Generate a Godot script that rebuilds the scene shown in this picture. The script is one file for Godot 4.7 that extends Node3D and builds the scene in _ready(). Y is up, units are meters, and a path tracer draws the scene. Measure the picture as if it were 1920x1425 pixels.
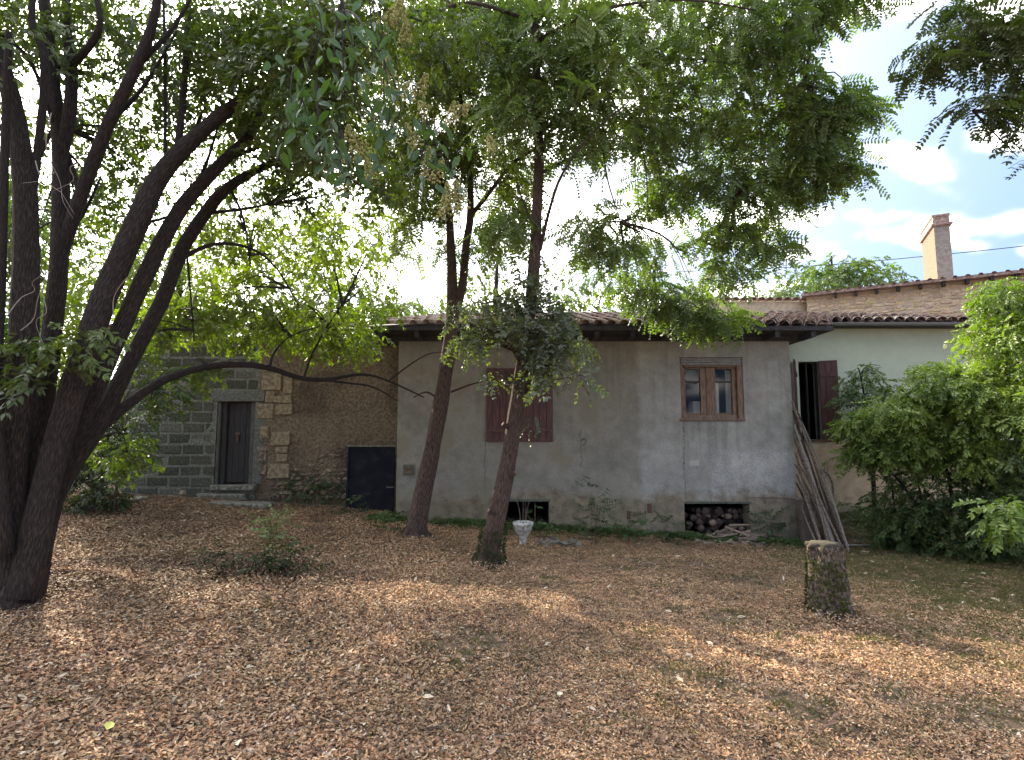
extends Node3D

# ------------------------------------------------------------------ survey
# Photo survey: F is the focal length in photo pixels (1920 wide), EYE the lens, TILT how far it looks up.
const F := 1080.0
const EYE := Vector3(0, 1.6, 0)
const TILT := 0.1012
const WZ := -10.3       # face of the rendered house
const LZ := -11.3       # face of the block and stone outbuilding
const NZ := -12.5       # face of the neighbouring house
const SKEW := Vector3(0.485, 0, -0.8745)   # the old brick house stands turned; its lean-to tiles run this way

var M := {}
var taken := {}
var rng := RandomNumberGenerator.new()
var bumps := FastNoiseLite.new()
var patches := FastNoiseLite.new()


func P(u: float, v: float, d: float) -> Vector3:
	var xc := (u - 960.0) / F
	var yc := (712.5 - v) / F
	var t := d / (cos(TILT) - yc * sin(TILT))
	return EYE + Vector3(xc * t, (yc * cos(TILT) + sin(TILT)) * t, -d)


# the upright rectangle [x0, y0, x1, y1] at that depth which covers u a..b and v c..d
func span(a: float, b: float, c: float, d: float, dep: float) -> Array:
	var m := (c + d) * 0.5
	return [P(a, m, dep).x, P(a, d, dep).y, P(b, m, dep).x, P(a, c, dep).y]


func land(x: float, z: float) -> float:
	var w := clampf(-z / 10.5, -0.2, 1.25)
	var rise := clampf((5.0 - x) * 0.06, 0.0, 0.95)
	var h := w * (-0.22 + rise)
	h += 0.3 * smoothstep(4.6, 6.2, x) * smoothstep(-9.6, -12.0, z)
	return h


func land_bumpy(x: float, z: float) -> float:
	return land(x, z) + bumps.get_noise_2d(x * 3.0, z * 3.0) * 0.035 + bumps.get_noise_2d(x * 14.0, z * 14.0) * 0.012


func G(u: float, v: float) -> Vector3:
	var p := EYE
	for i in 400:
		p = P(u, v, 0.5 + i * 0.05)
		if p.y <= land(p.x, p.z):
			break
	return Vector3(p.x, land_bumpy(p.x, p.z), p.z)


# ------------------------------------------------------------------ naming
func numbered(called: String) -> String:
	if not taken.has(called):
		taken[called] = 0
		return called
	taken[called] += 1
	return "%s_%03d" % [called, taken[called]]


func tag(o: Node3D, label: String, category := "", group := "") -> Node3D:
	o.set_meta("label", label)
	if category:
		o.set_meta("category", category)
	if group:
		o.set_meta("group", group)
	return o


func thing(called: String, label: String, category: String, at := Vector3.ZERO, group := "") -> Node3D:
	var o := Node3D.new()
	o.name = numbered(called)
	add_child(o)
	o.position = at
	return tag(o, label, category, group)


func part(parent: Node, called: String, mesh: Mesh, mat: Material, at := Transform3D()) -> MeshInstance3D:
	var o := MeshInstance3D.new()
	o.name = called if parent != self else numbered(called)
	o.mesh = mesh
	o.material_override = mat
	parent.add_child(o, true)
	o.name = piece_name(parent, called, o) if parent != self else o.name
	o.transform = at
	return o


func piece_name(parent: Node, called: String, o: Node) -> String:
	var key := str(parent.get_instance_id()) + called
	if not taken.has(key):
		taken[key] = 0
		return called
	taken[key] += 1
	return "%s_%03d" % [called, taken[key]]


# ------------------------------------------------------------------ mesh helpers
func tool() -> SurfaceTool:
	var st := SurfaceTool.new()
	st.begin(Mesh.PRIMITIVE_TRIANGLES)
	return st


func flat(st: SurfaceTool) -> Mesh:
	st.generate_normals()
	return st.commit()


func tri(st: SurfaceTool, a: Vector3, b: Vector3, c: Vector3) -> void:  # counter-clockwise from outside
	st.add_vertex(a)
	st.add_vertex(c)
	st.add_vertex(b)


func quad(st: SurfaceTool, a: Vector3, b: Vector3, c: Vector3, d: Vector3) -> void:
	tri(st, a, b, c)
	tri(st, a, c, d)


func quad_uv(st: SurfaceTool, q: Array, uv: Array) -> void:
	for k in [0, 2, 1, 0, 3, 2]:
		st.set_uv(uv[k])
		st.add_vertex(q[k])


func box(st: SurfaceTool, lo: Vector3, hi: Vector3, t := Transform3D()) -> void:
	var p := []
	for k in 8:
		p.append(t * Vector3(hi.x if k & 1 else lo.x, hi.y if k & 2 else lo.y, hi.z if k & 4 else lo.z))
	for f in [[4, 5, 7, 6], [1, 0, 2, 3], [5, 1, 3, 7], [0, 4, 6, 2], [6, 7, 3, 2], [0, 1, 5, 4]]:
		quad(st, p[f[0]], p[f[1]], p[f[2]], p[f[3]])


func box_mesh(lo: Vector3, hi: Vector3) -> Mesh:
	var st := tool()
	st.set_smooth_group(-1)
	box(st, lo, hi)
	return flat(st)


# a chamfered box round the origin, its corners shifted by up to jit
func worn_box(st: SurfaceTool, size: Vector3, bev: float, jit: float, t := Transform3D(), r: RandomNumberGenerator = null) -> void:
	var c := []
	for k in 8:
		var s := Vector3(1 if k & 1 else -1, 1 if k & 2 else -1, 1 if k & 4 else -1)
		var j := Vector3.ZERO
		if r:
			j = Vector3(r.randf_range(-jit, jit), r.randf_range(-jit, jit), r.randf_range(-jit, jit))
		var at := s * size * 0.5 + j
		c.append([t * (at - Vector3(0, s.y, s.z) * bev), t * (at - Vector3(s.x, 0, s.z) * bev), t * (at - Vector3(s.x, s.y, 0) * bev), s])
	for ax in 3:
		for f in ([[1, 3, 7, 5], [0, 4, 6, 2]] if ax == 0 else [[2, 6, 7, 3], [0, 1, 5, 4]] if ax == 1 else [[4, 5, 7, 6], [0, 2, 3, 1]]):
			quad(st, c[f[0]][ax], c[f[1]][ax], c[f[2]][ax], c[f[3]][ax])
	for e in [[0, 1, 1, 2], [2, 3, 1, 2], [4, 5, 1, 2], [6, 7, 1, 2], [0, 2, 0, 2], [1, 3, 0, 2], [4, 6, 0, 2], [5, 7, 0, 2], [0, 4, 0, 1], [1, 5, 0, 1], [2, 6, 0, 1], [3, 7, 0, 1]]:
		var a: Vector3 = c[e[0]][e[2]]
		var b: Vector3 = c[e[1]][e[2]]
		var cc: Vector3 = c[e[1]][e[3]]
		var d: Vector3 = c[e[0]][e[3]]
		var out: Vector3 = t.basis * (c[e[0]][3] + c[e[1]][3])
		if (b - a).cross(cc - a).dot(out) > 0:
			quad(st, a, b, cc, d)
		else:
			quad(st, d, cc, b, a)
	for k in 8:
		var s: Vector3 = c[k][3]
		if s.x * s.y * s.z > 0:
			tri(st, c[k][0], c[k][1], c[k][2])
		else:
			tri(st, c[k][0], c[k][2], c[k][1])


func worn_mesh(size: Vector3, bev: float, jit := 0.0, s := 0) -> Mesh:
	var st := tool()
	st.set_smooth_group(-1)
	var r := RandomNumberGenerator.new()
	r.seed = s
	worn_box(st, size, bev, jit, Transform3D(), r)
	return flat(st)


# an upright slab facing +z between lo and hi (x, y), its face at zf, with rectangular holes
func holed_wall(x0: float, x1: float, y0: float, y1: float, zf: float, th: float, holes: Array) -> Mesh:
	var st := tool()
	st.set_smooth_group(-1)
	var xs := [x0, x1]
	var ys := [y0, y1]
	for h in holes:
		for k in [0, 2]:
			if not xs.has(h[k]):
				xs.append(h[k])
		for k in [1, 3]:
			if not ys.has(h[k]):
				ys.append(h[k])
	xs.sort()
	ys.sort()
	var solid := func(i: int, j: int) -> bool:
		if i < 0 or j < 0 or i >= xs.size() - 1 or j >= ys.size() - 1:
			return false
		var cx: float = (xs[i] + xs[i + 1]) * 0.5
		var cy: float = (ys[j] + ys[j + 1]) * 0.5
		for h in holes:
			if cx > h[0] and cx < h[2] and cy > h[1] and cy < h[3]:
				return false
		return true
	var uv := func(x: float, y: float) -> Vector2:
		return Vector2((x - x0) / (x1 - x0), (y1 - y) / (y1 - y0))
	for i in xs.size() - 1:
		for j in ys.size() - 1:
			if not solid.call(i, j):
				continue
			var a: float = xs[i]
			var b: float = xs[i + 1]
			var c: float = ys[j]
			var d: float = ys[j + 1]
			var zb := zf - th
			var us := [uv.call(a, c), uv.call(b, c), uv.call(b, d), uv.call(a, d)]
			quad_uv(st, [Vector3(a, c, zf), Vector3(b, c, zf), Vector3(b, d, zf), Vector3(a, d, zf)], us)
			quad_uv(st, [Vector3(b, c, zb), Vector3(a, c, zb), Vector3(a, d, zb), Vector3(b, d, zb)], us)
			if not solid.call(i - 1, j):
				quad_uv(st, [Vector3(a, c, zb), Vector3(a, c, zf), Vector3(a, d, zf), Vector3(a, d, zb)], [us[0], us[0], us[3], us[3]])
			if not solid.call(i + 1, j):
				quad_uv(st, [Vector3(b, c, zf), Vector3(b, c, zb), Vector3(b, d, zb), Vector3(b, d, zf)], [us[1], us[1], us[2], us[2]])
			if not solid.call(i, j - 1):
				quad_uv(st, [Vector3(a, c, zb), Vector3(b, c, zb), Vector3(b, c, zf), Vector3(a, c, zf)], [us[0], us[1], us[1], us[0]])
			if not solid.call(i, j + 1):
				quad_uv(st, [Vector3(a, d, zf), Vector3(b, d, zf), Vector3(b, d, zb), Vector3(a, d, zb)], [us[3], us[2], us[2], us[3]])
	return flat(st)


# a tapering, slightly knobbly tube through pts
func tube(st: SurfaceTool, pts: Array, rad: Array, sides := 8, sub := 4, wob := 0.0, cap := true) -> void:
	var path: Array[Vector3] = []
	var rr: Array[float] = []
	for i in pts.size() - 1:
		var a: Vector3 = pts[maxi(i - 1, 0)]
		var b: Vector3 = pts[i]
		var c: Vector3 = pts[i + 1]
		var d: Vector3 = pts[mini(i + 2, pts.size() - 1)]
		for k in sub:
			var t := float(k) / sub
			path.append(b.cubic_interpolate(c, a, d, t))
			rr.append(lerpf(rad[i], rad[i + 1], t))
	path.append(pts[-1])
	rr.append(rad[-1])
	var n := Vector3.RIGHT
	var rings := []
	var v := 0.0
	for i in path.size():
		var dir := (path[mini(i + 1, path.size() - 1)] - path[maxi(i - 1, 0)]).normalized()
		n = (n - dir * n.dot(dir))
		if n.length() < 0.05:
			n = dir.cross(Vector3.BACK)
		n = n.normalized()
		var b := dir.cross(n)
		if i:
			v += path[i].distance_to(path[i - 1])
		var ring := []
		for k in sides + 1:
			var a := TAU * k / sides
			var o := n * cos(a) + b * sin(a)
			var r := rr[i]
			if wob > 0.0:
				var q := o * 2.2 + Vector3(0, v * 2.0, 0) + path[0] * 3.0
				r *= 1.0 + wob * bumps.get_noise_3d(q.x * 6.0, q.y * 2.2, q.z * 6.0) * 1.6 + wob * 0.5 * bumps.get_noise_3d(q.x * 22.0, q.y * 5.0, q.z * 22.0)
			ring.append([path[i] + o * r, Vector2(float(k) / sides, v)])
		rings.append(ring)
	for i in rings.size() - 1:
		for k in sides:
			var q := [rings[i][k], rings[i][k + 1], rings[i + 1][k + 1], rings[i + 1][k]]
			quad_uv(st, [q[0][0], q[1][0], q[2][0], q[3][0]], [q[0][1], q[1][1], q[2][1], q[3][1]])
	if cap:
		for e in [0, rings.size() - 1]:
			var mid: Vector3 = path[e]
			for k in sides:
				st.set_uv(Vector2(0.5, 0.5))
				var x: Vector3 = rings[e][k][0]
				var y: Vector3 = rings[e][k + 1][0]
				if e:
					tri(st, mid, x, y)
				else:
					tri(st, mid, y, x)


func tube_mesh(pts: Array, rad: Array, sides := 8, sub := 4, wob := 0.0) -> Mesh:
	var st := tool()
	tube(st, pts, rad, sides, sub, wob)
	return flat(st)


# a limb given in survey terms: [u, v, depth, width in photo pixels]
func limb(parent: Node3D, called: String, q: Array, mat: Material, sides := 10, wob := 0.1) -> MeshInstance3D:
	var slim := 0.3
	var pts := []
	var rad := []
	for s in q:
		pts.append(P(s[0], s[1], s[2]) - parent.position)
		rad.append(s[3] * s[2] / F * slim)
	if not parent.has_meta("bones"):
		parent.set_meta("bones", [])
	var bones: Array = parent.get_meta("bones")
	for i in pts.size() - 1:
		for k in 4:
			bones.append(pts[i].lerp(pts[i + 1], k * 0.25))
	return part(parent, called, tube_mesh(pts, rad, sides, 4, wob), mat)


# ------------------------------------------------------------------ leaves
func leaf(st: SurfaceTool, at: Vector3, dir: Vector3, up: Vector3, ln: float, wd: float, fold: float, bend: float, col: Color) -> void:
	dir = dir.normalized()
	var side := dir.cross(up).normalized()
	up = side.cross(dir)
	var tip := at + dir * ln - up * bend * ln
	var mid := at + dir * ln * 0.5 - up * bend * ln * 0.2
	st.set_color(col)
	for s in [-1.0, 1.0]:
		var l1: Vector3 = at + dir * ln * 0.28 + side * s * wd * 0.44 + up * fold * wd
		var l2: Vector3 = at + dir * ln * 0.64 + side * s * wd * 0.40 + up * (fold * wd - bend * ln * 0.4)
		for q in [[at, l1, mid], [l1, l2, mid], [l2, tip, mid]]:
			st.add_vertex(q[0])
			st.add_vertex(q[1 if s > 0 else 2])
			st.add_vertex(q[2 if s > 0 else 1])


func twig(st: SurfaceTool, a: Vector3, b: Vector3, r: float, col: Color) -> void:
	st.set_color(col)
	var d := (b - a).normalized()
	var n := d.cross(Vector3(0.3, 1, 0.2)).normalized()
	var m := d.cross(n)
	var o := [n * r, (m * 0.87 - n * 0.5) * r, (-m * 0.87 - n * 0.5) * r]
	for k in 3:
		quad(st, a + o[k], a + o[(k + 1) % 3], b + o[(k + 1) % 3] * 0.5, b + o[k] * 0.5)


const WHITE := Color(1, 1, 1)
const STEM := Color(0.8, 0.55, 0.4)

# a shoot of opposite leaves along +x
func spray_simple(s: int, n: int, length: float, ln: float, wd: float, droop: float) -> Mesh:
	var r := RandomNumberGenerator.new()
	r.seed = s
	var st := tool()
	st.set_smooth_group(-1)
	var last := Vector3.ZERO
	for i in n:
		var t := (i + 1.0) / n
		var p := Vector3(length * t, -droop * length * t * t, 0)
		twig(st, last, p, 0.003, STEM)
		for sgn in [-1, 1]:
			var yaw: float = r.randf_range(0.5, 1.2) * sgn
			var dir := Vector3(cos(yaw), r.randf_range(-0.75, 0.25), sin(yaw))
			var up := Vector3(r.randf_range(-0.5, 0.5), 1, r.randf_range(-0.6, 0.6))
			var k := r.randf_range(0.7, 1.25)
			var sh := r.randf_range(0.65, 1.3)
			leaf(st, p, dir, up, ln * k, wd * k * r.randf_range(0.85, 1.1), r.randf_range(0.05, 0.25), r.randf_range(-0.05, 0.25), Color(sh, sh * r.randf_range(0.92, 1.05), sh * r.randf_range(0.8, 1.1)))
		last = p
	leaf(st, last, Vector3(1, -0.4, 0.1), Vector3.UP, ln, wd, 0.15, 0.1, WHITE)
	return flat(st)


# a shoot carrying feather-shaped compound leaves, along +x
func spray_pinnate(s: int, fronds: int, pairs: int, length: float, ln: float, wd: float) -> Mesh:
	var r := RandomNumberGenerator.new()
	r.seed = s
	var st := tool()
	st.set_smooth_group(-1)
	twig(st, Vector3.ZERO, Vector3(length * 0.7, 0, 0), 0.003, STEM)
	for f in fronds:
		var start := Vector3(length * 0.7 * f / fronds, 0, 0)
		var yaw := r.randf_range(-1.3, 1.3)
		var fl := length * r.randf_range(0.7, 1.1)
		var dir := Vector3(cos(yaw), r.randf_range(-0.5, 0.2), sin(yaw)).normalized()
		var side := dir.cross(Vector3.UP).normalized()
		var roll := r.randf_range(-0.5, 0.5)
		var sh := r.randf_range(0.7, 1.25)
		var last := start
		for i in pairs:
			var t := (i + 1.0) / pairs
			var p := start + dir * fl * t + Vector3(0, -0.35 * fl * t * t, 0)
			if i % 2 == 0 or i == pairs - 1:
				twig(st, last, p, 0.0018, STEM)
				last = p
			for sgn in [-1.0, 1.0]:
				var c := sh * r.randf_range(0.85, 1.15)
				var ld: Vector3 = side * sgn + dir * 0.35 + Vector3(0, roll * sgn - 0.3 + r.randf_range(-0.25, 0.2), 0)
				leaf4(st, p, ld, Vector3(r.randf_range(-0.3, 0.3), 1, r.randf_range(-0.3, 0.3)), ln * r.randf_range(0.8, 1.1), wd, Color(c, c, c * 0.95))
		leaf4(st, last, dir + Vector3(0, -0.4, 0), Vector3.UP, ln, wd, Color(sh, sh, sh))
	return flat(st)


func leaf4(st: SurfaceTool, at: Vector3, dir: Vector3, up: Vector3, ln: float, wd: float, col: Color) -> void:
	dir = dir.normalized()
	var side := dir.cross(up).normalized() * wd * 0.5
	st.set_color(col)
	var a := at + dir * ln * 0.25
	var b := at + dir * ln * 0.78
	var t := at + dir * ln
	for q in [[at, a + side, a - side], [a - side, a + side, b + side * 0.85], [a - side, b + side * 0.85, b - side * 0.85], [b - side * 0.85, b + side * 0.85, t]]:
		for x in q:
			st.add_vertex(x)


func scatter(parent: Node3D, called: String, mesh: Mesh, mat: Material, places: Array, colors: Array) -> MultiMeshInstance3D:
	var mm := MultiMesh.new()
	mm.transform_format = MultiMesh.TRANSFORM_3D
	mm.use_colors = true
	mm.mesh = mesh
	mm.instance_count = places.size()
	for i in places.size():
		mm.set_instance_transform(i, places[i])
		mm.set_instance_color(i, colors[i])
	var o := MultiMeshInstance3D.new()
	o.name = called if parent != self else numbered(called)
	o.multimesh = mm
	o.material_override = mat
	parent.add_child(o, true)
	if parent != self:
		o.name = piece_name(parent, called, o)
	o.set_meta("kind", "stuff")
	return o


func facing(dir: Vector3, roll: float, size: float, at: Vector3) -> Transform3D:
	var x := dir.normalized()
	var z := x.cross(Vector3.UP)
	if z.length() < 0.05:
		z = Vector3.BACK
	z = z.normalized()
	var y := z.cross(x)
	return Transform3D(Basis(x, y, z).rotated(x, roll).scaled(Vector3.ONE * size), at)


# foliage masses: clumps are [u, v, depth, half width px, half height px, half depth m, how many]
func crown(tree: Node3D, meshes: Array, mat: Material, clumps: Array, s: int, c0: Color, c1: Color, size0: float, size1: float, droop: float, twigs: Material = null, called := "crown") -> void:
	var r := RandomNumberGenerator.new()
	r.seed = s
	var per := []
	for m in meshes:
		per.append([[], []])
	var tw := tool()
	var any := false
	for c in clumps:
		var centre := P(c[0], c[1], c[2])
		var tone := r.randf_range(0.0, 1.0)
		if twigs and tree.has_meta("bones"):
			var from := Vector3.ZERO
			var best := 1e9
			for b in tree.get_meta("bones"):
				var dd: float = b.distance_to(centre - tree.position) + maxf(0, b.y - (centre - tree.position).y) * 0.7
				if dd < best:
					best = dd
					from = b
			for k in 3:
				var goal := P(c[0] + r.randf_range(-0.6, 0.6) * c[3], c[1] + r.randf_range(-0.6, 0.5) * c[4], c[2] + r.randf_range(-0.6, 0.6) * c[5]) - tree.position
				var mid := from.lerp(goal, 0.5) + Vector3(r.randf_range(-0.1, 0.1), r.randf_range(0.0, 0.25), r.randf_range(-0.1, 0.1)) * minf(best, 1.5)
				tube(tw, [from, mid, goal], [minf(0.022, 0.008 + best * 0.008), 0.008, 0.003], 5, 4, 0.05, false)
				any = true
		for i in int(c[6]):
			var q := Vector3(r.randfn(), r.randfn(), r.randfn()).normalized() * pow(r.randf(), 0.4)
			var at := P(c[0] + q.x * c[3], c[1] + q.y * c[4], c[2] + q.z * c[5])
			var yaw := r.randf() * TAU
			var out := Vector3(q.x, 0, -q.z) * 0.8 + Vector3(cos(yaw), 0, sin(yaw)) * 0.7
			var dir := out.normalized() + Vector3(0, -droop + r.randf_range(-0.6, 0.5), 0)
			var k := r.randi() % meshes.size()
			per[k][0].append(facing(dir, r.randf_range(-0.8, 0.8), r.randf_range(size0, size1), at - tree.position))
			var col := c0.lerp(c1, clampf(tone * 0.55 + r.randf() * 0.45, 0, 1))
			per[k][1].append(col)
	for k in meshes.size():
		if per[k][0].size():
			scatter(tree, called, meshes[k], mat, per[k][0], per[k][1])
	if any:
		part(tree, "twigs", flat(tw), twigs).set_meta("kind", "stuff")


# ------------------------------------------------------------------ materials
func noise(s: int, freq: float, octaves := 4, kind := FastNoiseLite.TYPE_SIMPLEX_SMOOTH) -> FastNoiseLite:
	var n := FastNoiseLite.new()
	n.seed = s
	n.frequency = freq
	n.noise_type = kind
	n.fractal_octaves = octaves
	return n


func ramp(stops: Array) -> Gradient:
	var g := Gradient.new()
	var off := PackedFloat32Array()
	var cols := PackedColorArray()
	for s in stops:
		off.append(s[0])
		cols.append((s[1] as Color).linear_to_srgb())
	g.offsets = off
	g.colors = cols
	return g


func noise_tex(n: FastNoiseLite, size: int, stops: Array = []) -> NoiseTexture2D:
	var t := NoiseTexture2D.new()
	t.width = size
	t.height = size
	t.seamless = true
	t.noise = n
	if stops:
		t.color_ramp = ramp(stops)
	return t


func surface(called: String, col: Color, rough := 0.9) -> StandardMaterial3D:
	var m := StandardMaterial3D.new()
	m.resource_name = called
	m.albedo_color = col.linear_to_srgb()
	m.roughness = rough
	M[called] = m
	return m


func grained(called: String, stops: Array, freq: float, scale: Vector3, relief := 0.0, rough := 0.9, world := true, s := 1) -> StandardMaterial3D:
	var m := surface(called, WHITE, rough)
	m.albedo_texture = noise_tex(noise(s, freq, 5), 512, stops)
	m.uv1_triplanar = true
	m.uv1_world_triplanar = world
	m.uv1_scale = scale
	if relief > 0.0:
		m.heightmap_enabled = true
		m.heightmap_scale = relief
		m.heightmap_texture = noise_tex(noise(s + 50, freq * 2.0, 5), 512)
	return m


func bark(called: String, stops: Array, around: float, along: float, relief: float, s: int) -> void:
	var m := surface(called, WHITE, 0.95)
	m.albedo_texture = noise_tex(noise(s, 0.02, 5), 512, stops)
	m.heightmap_enabled = true
	m.heightmap_scale = relief
	var n := noise(s + 9, 0.016, 4)
	n.fractal_type = FastNoiseLite.FRACTAL_RIDGED
	m.heightmap_texture = noise_tex(n, 512)
	m.uv1_scale = Vector3(around, along, 1)


func leafy(called: String, col: Color, back: Color, rough := 0.45) -> void:
	var m := surface(called, col, rough)
	m.vertex_color_use_as_albedo = true
	m.backlight_enabled = true
	m.backlight = back
	m.cull_mode = BaseMaterial3D.CULL_DISABLED


func materials() -> void:
	bark("bark_dark", [[0.2, Color(0.018, 0.012, 0.009)], [0.5, Color(0.038, 0.025, 0.019)], [0.8, Color(0.085, 0.06, 0.048)]], 4, 0.9, 4.0, 11)
	bark("bark_brown", [[0.25, Color(0.07, 0.042, 0.031)], [0.5, Color(0.125, 0.078, 0.058)], [0.8, Color(0.21, 0.145, 0.112)]], 4, 0.9, 5.0, 21)
	bark("bark_stump", [[0.2, Color(0.03, 0.022, 0.014)], [0.5, Color(0.1, 0.075, 0.05)], [0.8, Color(0.2, 0.155, 0.115)]], 3, 1.5, 2.5, 31)
	bark("bark_pole", [[0.25, Color(0.08, 0.055, 0.042)], [0.55, Color(0.2, 0.15, 0.12)], [0.8, Color(0.34, 0.28, 0.24)]], 1, 1.5, 0.4, 41)
	bark("bark_pale", [[0.3, Color(0.18, 0.15, 0.12)], [0.7, Color(0.36, 0.32, 0.28)]], 1, 2, 0.2, 42)
	grained("cut_wood", [[0.3, Color(0.16, 0.11, 0.08)], [0.6, Color(0.33, 0.25, 0.18)], [0.8, Color(0.45, 0.36, 0.28)]], 0.03, Vector3(4, 4, 4), 0.3, 0.9, true, 51)
	grained("log_end", [[0.3, Color(0.05, 0.034, 0.03)], [0.6, Color(0.09, 0.062, 0.055)], [0.8, Color(0.15, 0.11, 0.1)]], 0.03, Vector3(4, 4, 4), 0.3, 0.9, true, 52)
	grained("rotten_wood", [[0.3, Color(0.028, 0.024, 0.014)], [0.6, Color(0.06, 0.05, 0.032)], [0.8, Color(0.1, 0.085, 0.06)]], 0.04, Vector3(3, 3, 3), 1.0, 0.95, true, 53)
	leafy("leaf_privet", Color(1, 1, 1), Color(0.8, 0.92, 0.28), 0.42)
	leafy("leaf_locust", Color(1, 1, 1), Color(0.8, 0.92, 0.38), 0.6)
	leafy("leaf_litter", Color(1, 1, 1), Color(0.1, 0.08, 0.05), 0.8)
	leafy("leaf_weed", Color(1, 1, 1), Color(0.5, 0.6, 0.2), 0.9)
	M["leaf_weed"].metallic_specular = 0.2
	grained("soil", [[0.25, Color(0.08, 0.052, 0.036)], [0.5, Color(0.16, 0.105, 0.07)], [0.8, Color(0.26, 0.18, 0.12)]], 0.02, Vector3(0.5, 0.5, 0.5), 2.0, 0.95, true, 61)
	grained("block", [[0.2, Color(0.034, 0.034, 0.022)], [0.5, Color(0.06, 0.059, 0.04)], [0.8, Color(0.1, 0.098, 0.07)]], 0.03, Vector3(1.2, 1.2, 1.2), 0.6, 0.95, true, 71)
	grained("block_pale", [[0.2, Color(0.055, 0.053, 0.037)], [0.5, Color(0.09, 0.087, 0.064)], [0.8, Color(0.14, 0.136, 0.105)]], 0.03, Vector3(1.2, 1.2, 1.2), 0.8, 0.95, true, 72)
	grained("block_mossy", [[0.2, Color(0.026, 0.03, 0.016)], [0.5, Color(0.046, 0.05, 0.028)], [0.8, Color(0.08, 0.082, 0.052)]], 0.03, Vector3(1.2, 1.2, 1.2), 0.8, 0.95, true, 73)
	grained("mortar", [[0.2, Color(0.09, 0.09, 0.065)], [0.5, Color(0.14, 0.138, 0.105)], [0.8, Color(0.2, 0.198, 0.16)]], 0.03, Vector3(1.2, 1.2, 1.2), 0.8, 0.95, true, 81)
	grained("old_render", [[0.1, Color(0.085, 0.062, 0.04)], [0.4, Color(0.15, 0.112, 0.07)], [0.6, Color(0.185, 0.14, 0.09)], [0.9, Color(0.25, 0.195, 0.13)]], 0.03, Vector3(0.9, 0.9, 0.9), 2.5, 0.95, true, 91)
	M["old_render"].detail_enabled = true
	M["old_render"].detail_blend_mode = BaseMaterial3D.BLEND_MODE_MUL
	M["old_render"].detail_albedo = noise_tex(noise(95, 0.006, 4), 512, [[0.15, Color(0.5, 0.48, 0.46)], [0.5, Color(0.95, 0.93, 0.9)], [0.8, Color(1, 1, 1)]])
	M["old_render"].uv2_triplanar = true
	M["old_render"].uv2_world_triplanar = true
	M["old_render"].uv2_scale = Vector3(0.3, 0.3, 0.3)
	M["old_render"].detail_uv_layer = BaseMaterial3D.DETAIL_UV_2
	grained("quoin", [[0.2, Color(0.13, 0.098, 0.054)], [0.5, Color(0.2, 0.155, 0.09)], [0.8, Color(0.28, 0.225, 0.14)]], 0.02, Vector3(1, 1, 1), 0.6, 0.95, true, 101)
	grained("rubble", [[0.2, Color(0.07, 0.05, 0.035)], [0.5, Color(0.15, 0.11, 0.075)], [0.8, Color(0.28, 0.22, 0.16)]], 0.015, Vector3(1.3, 1.3, 1.3), 0.6, 0.95, true, 111)
	grained("lintel", [[0.2, Color(0.07, 0.072, 0.056)], [0.5, Color(0.105, 0.107, 0.085)], [0.8, Color(0.15, 0.15, 0.125)]], 0.03, Vector3(1, 1, 1), 0.4, 0.95, true, 121)
	grained("old_wood", [[0.2, Color(0.016, 0.014, 0.014)], [0.5, Color(0.026, 0.022, 0.021)], [0.8, Color(0.042, 0.035, 0.032)]], 0.05, Vector3(1.7, 0.14, 1.7), 0.3, 0.9, true, 131)
	grained("grey_wood", [[0.2, Color(0.04, 0.038, 0.032)], [0.5, Color(0.07, 0.066, 0.056)], [0.8, Color(0.11, 0.1, 0.09)]], 0.05, Vector3(1.7, 0.14, 1.7), 0.3, 0.9, true, 132)
	grained("shutter_red", [[0.2, Color(0.05, 0.017, 0.016)], [0.5, Color(0.075, 0.024, 0.021)], [0.8, Color(0.11, 0.042, 0.036)]], 0.05, Vector3(1.3, 0.12, 1.3), 0.1, 0.6, true, 141)
	grained("window_wood", [[0.2, Color(0.09, 0.055, 0.035)], [0.5, Color(0.17, 0.105, 0.07)], [0.8, Color(0.26, 0.17, 0.12)]], 0.05, Vector3(1.7, 0.16, 1.7), 0.1, 0.65, true, 151)
	grained("roller_grey", [[0.3, Color(0.18, 0.175, 0.17)], [0.7, Color(0.26, 0.25, 0.245)]], 0.02, Vector3(1, 1, 1), 0.0, 0.6, true, 161)
	grained("tile", [[0.15, Color(0.1, 0.065, 0.055)], [0.4, Color(0.22, 0.145, 0.12)], [0.6, Color(0.32, 0.23, 0.2)], [0.85, Color(0.42, 0.35, 0.31)]], 0.02, Vector3(1.2, 1.2, 1.2), 0.5, 0.9, true, 171)
	grained("tile_pale", [[0.15, Color(0.16, 0.115, 0.1)], [0.5, Color(0.33, 0.26, 0.23)], [0.85, Color(0.48, 0.4, 0.36)]], 0.02, Vector3(1.1, 1.1, 1.1), 0.5, 0.9, true, 172)
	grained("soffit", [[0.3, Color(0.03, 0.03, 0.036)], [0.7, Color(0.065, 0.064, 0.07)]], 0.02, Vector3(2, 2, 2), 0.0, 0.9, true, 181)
	grained("brick_old", [[0.2, Color(0.42, 0.29, 0.18)], [0.45, Color(0.56, 0.42, 0.28)], [0.7, Color(0.64, 0.5, 0.36)], [0.9, Color(0.7, 0.6, 0.47)]], 0.03, Vector3(1.5, 1.5, 1.5), 0.6, 0.95, true, 191)
	M["brick_old"].vertex_color_use_as_albedo = true
	grained("brick_mortar", [[0.2, Color(0.4, 0.3, 0.22)], [0.8, Color(0.55, 0.45, 0.34)]], 0.03, Vector3(1.5, 1.5, 1.5), 0.6, 0.95, true, 192)
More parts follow.
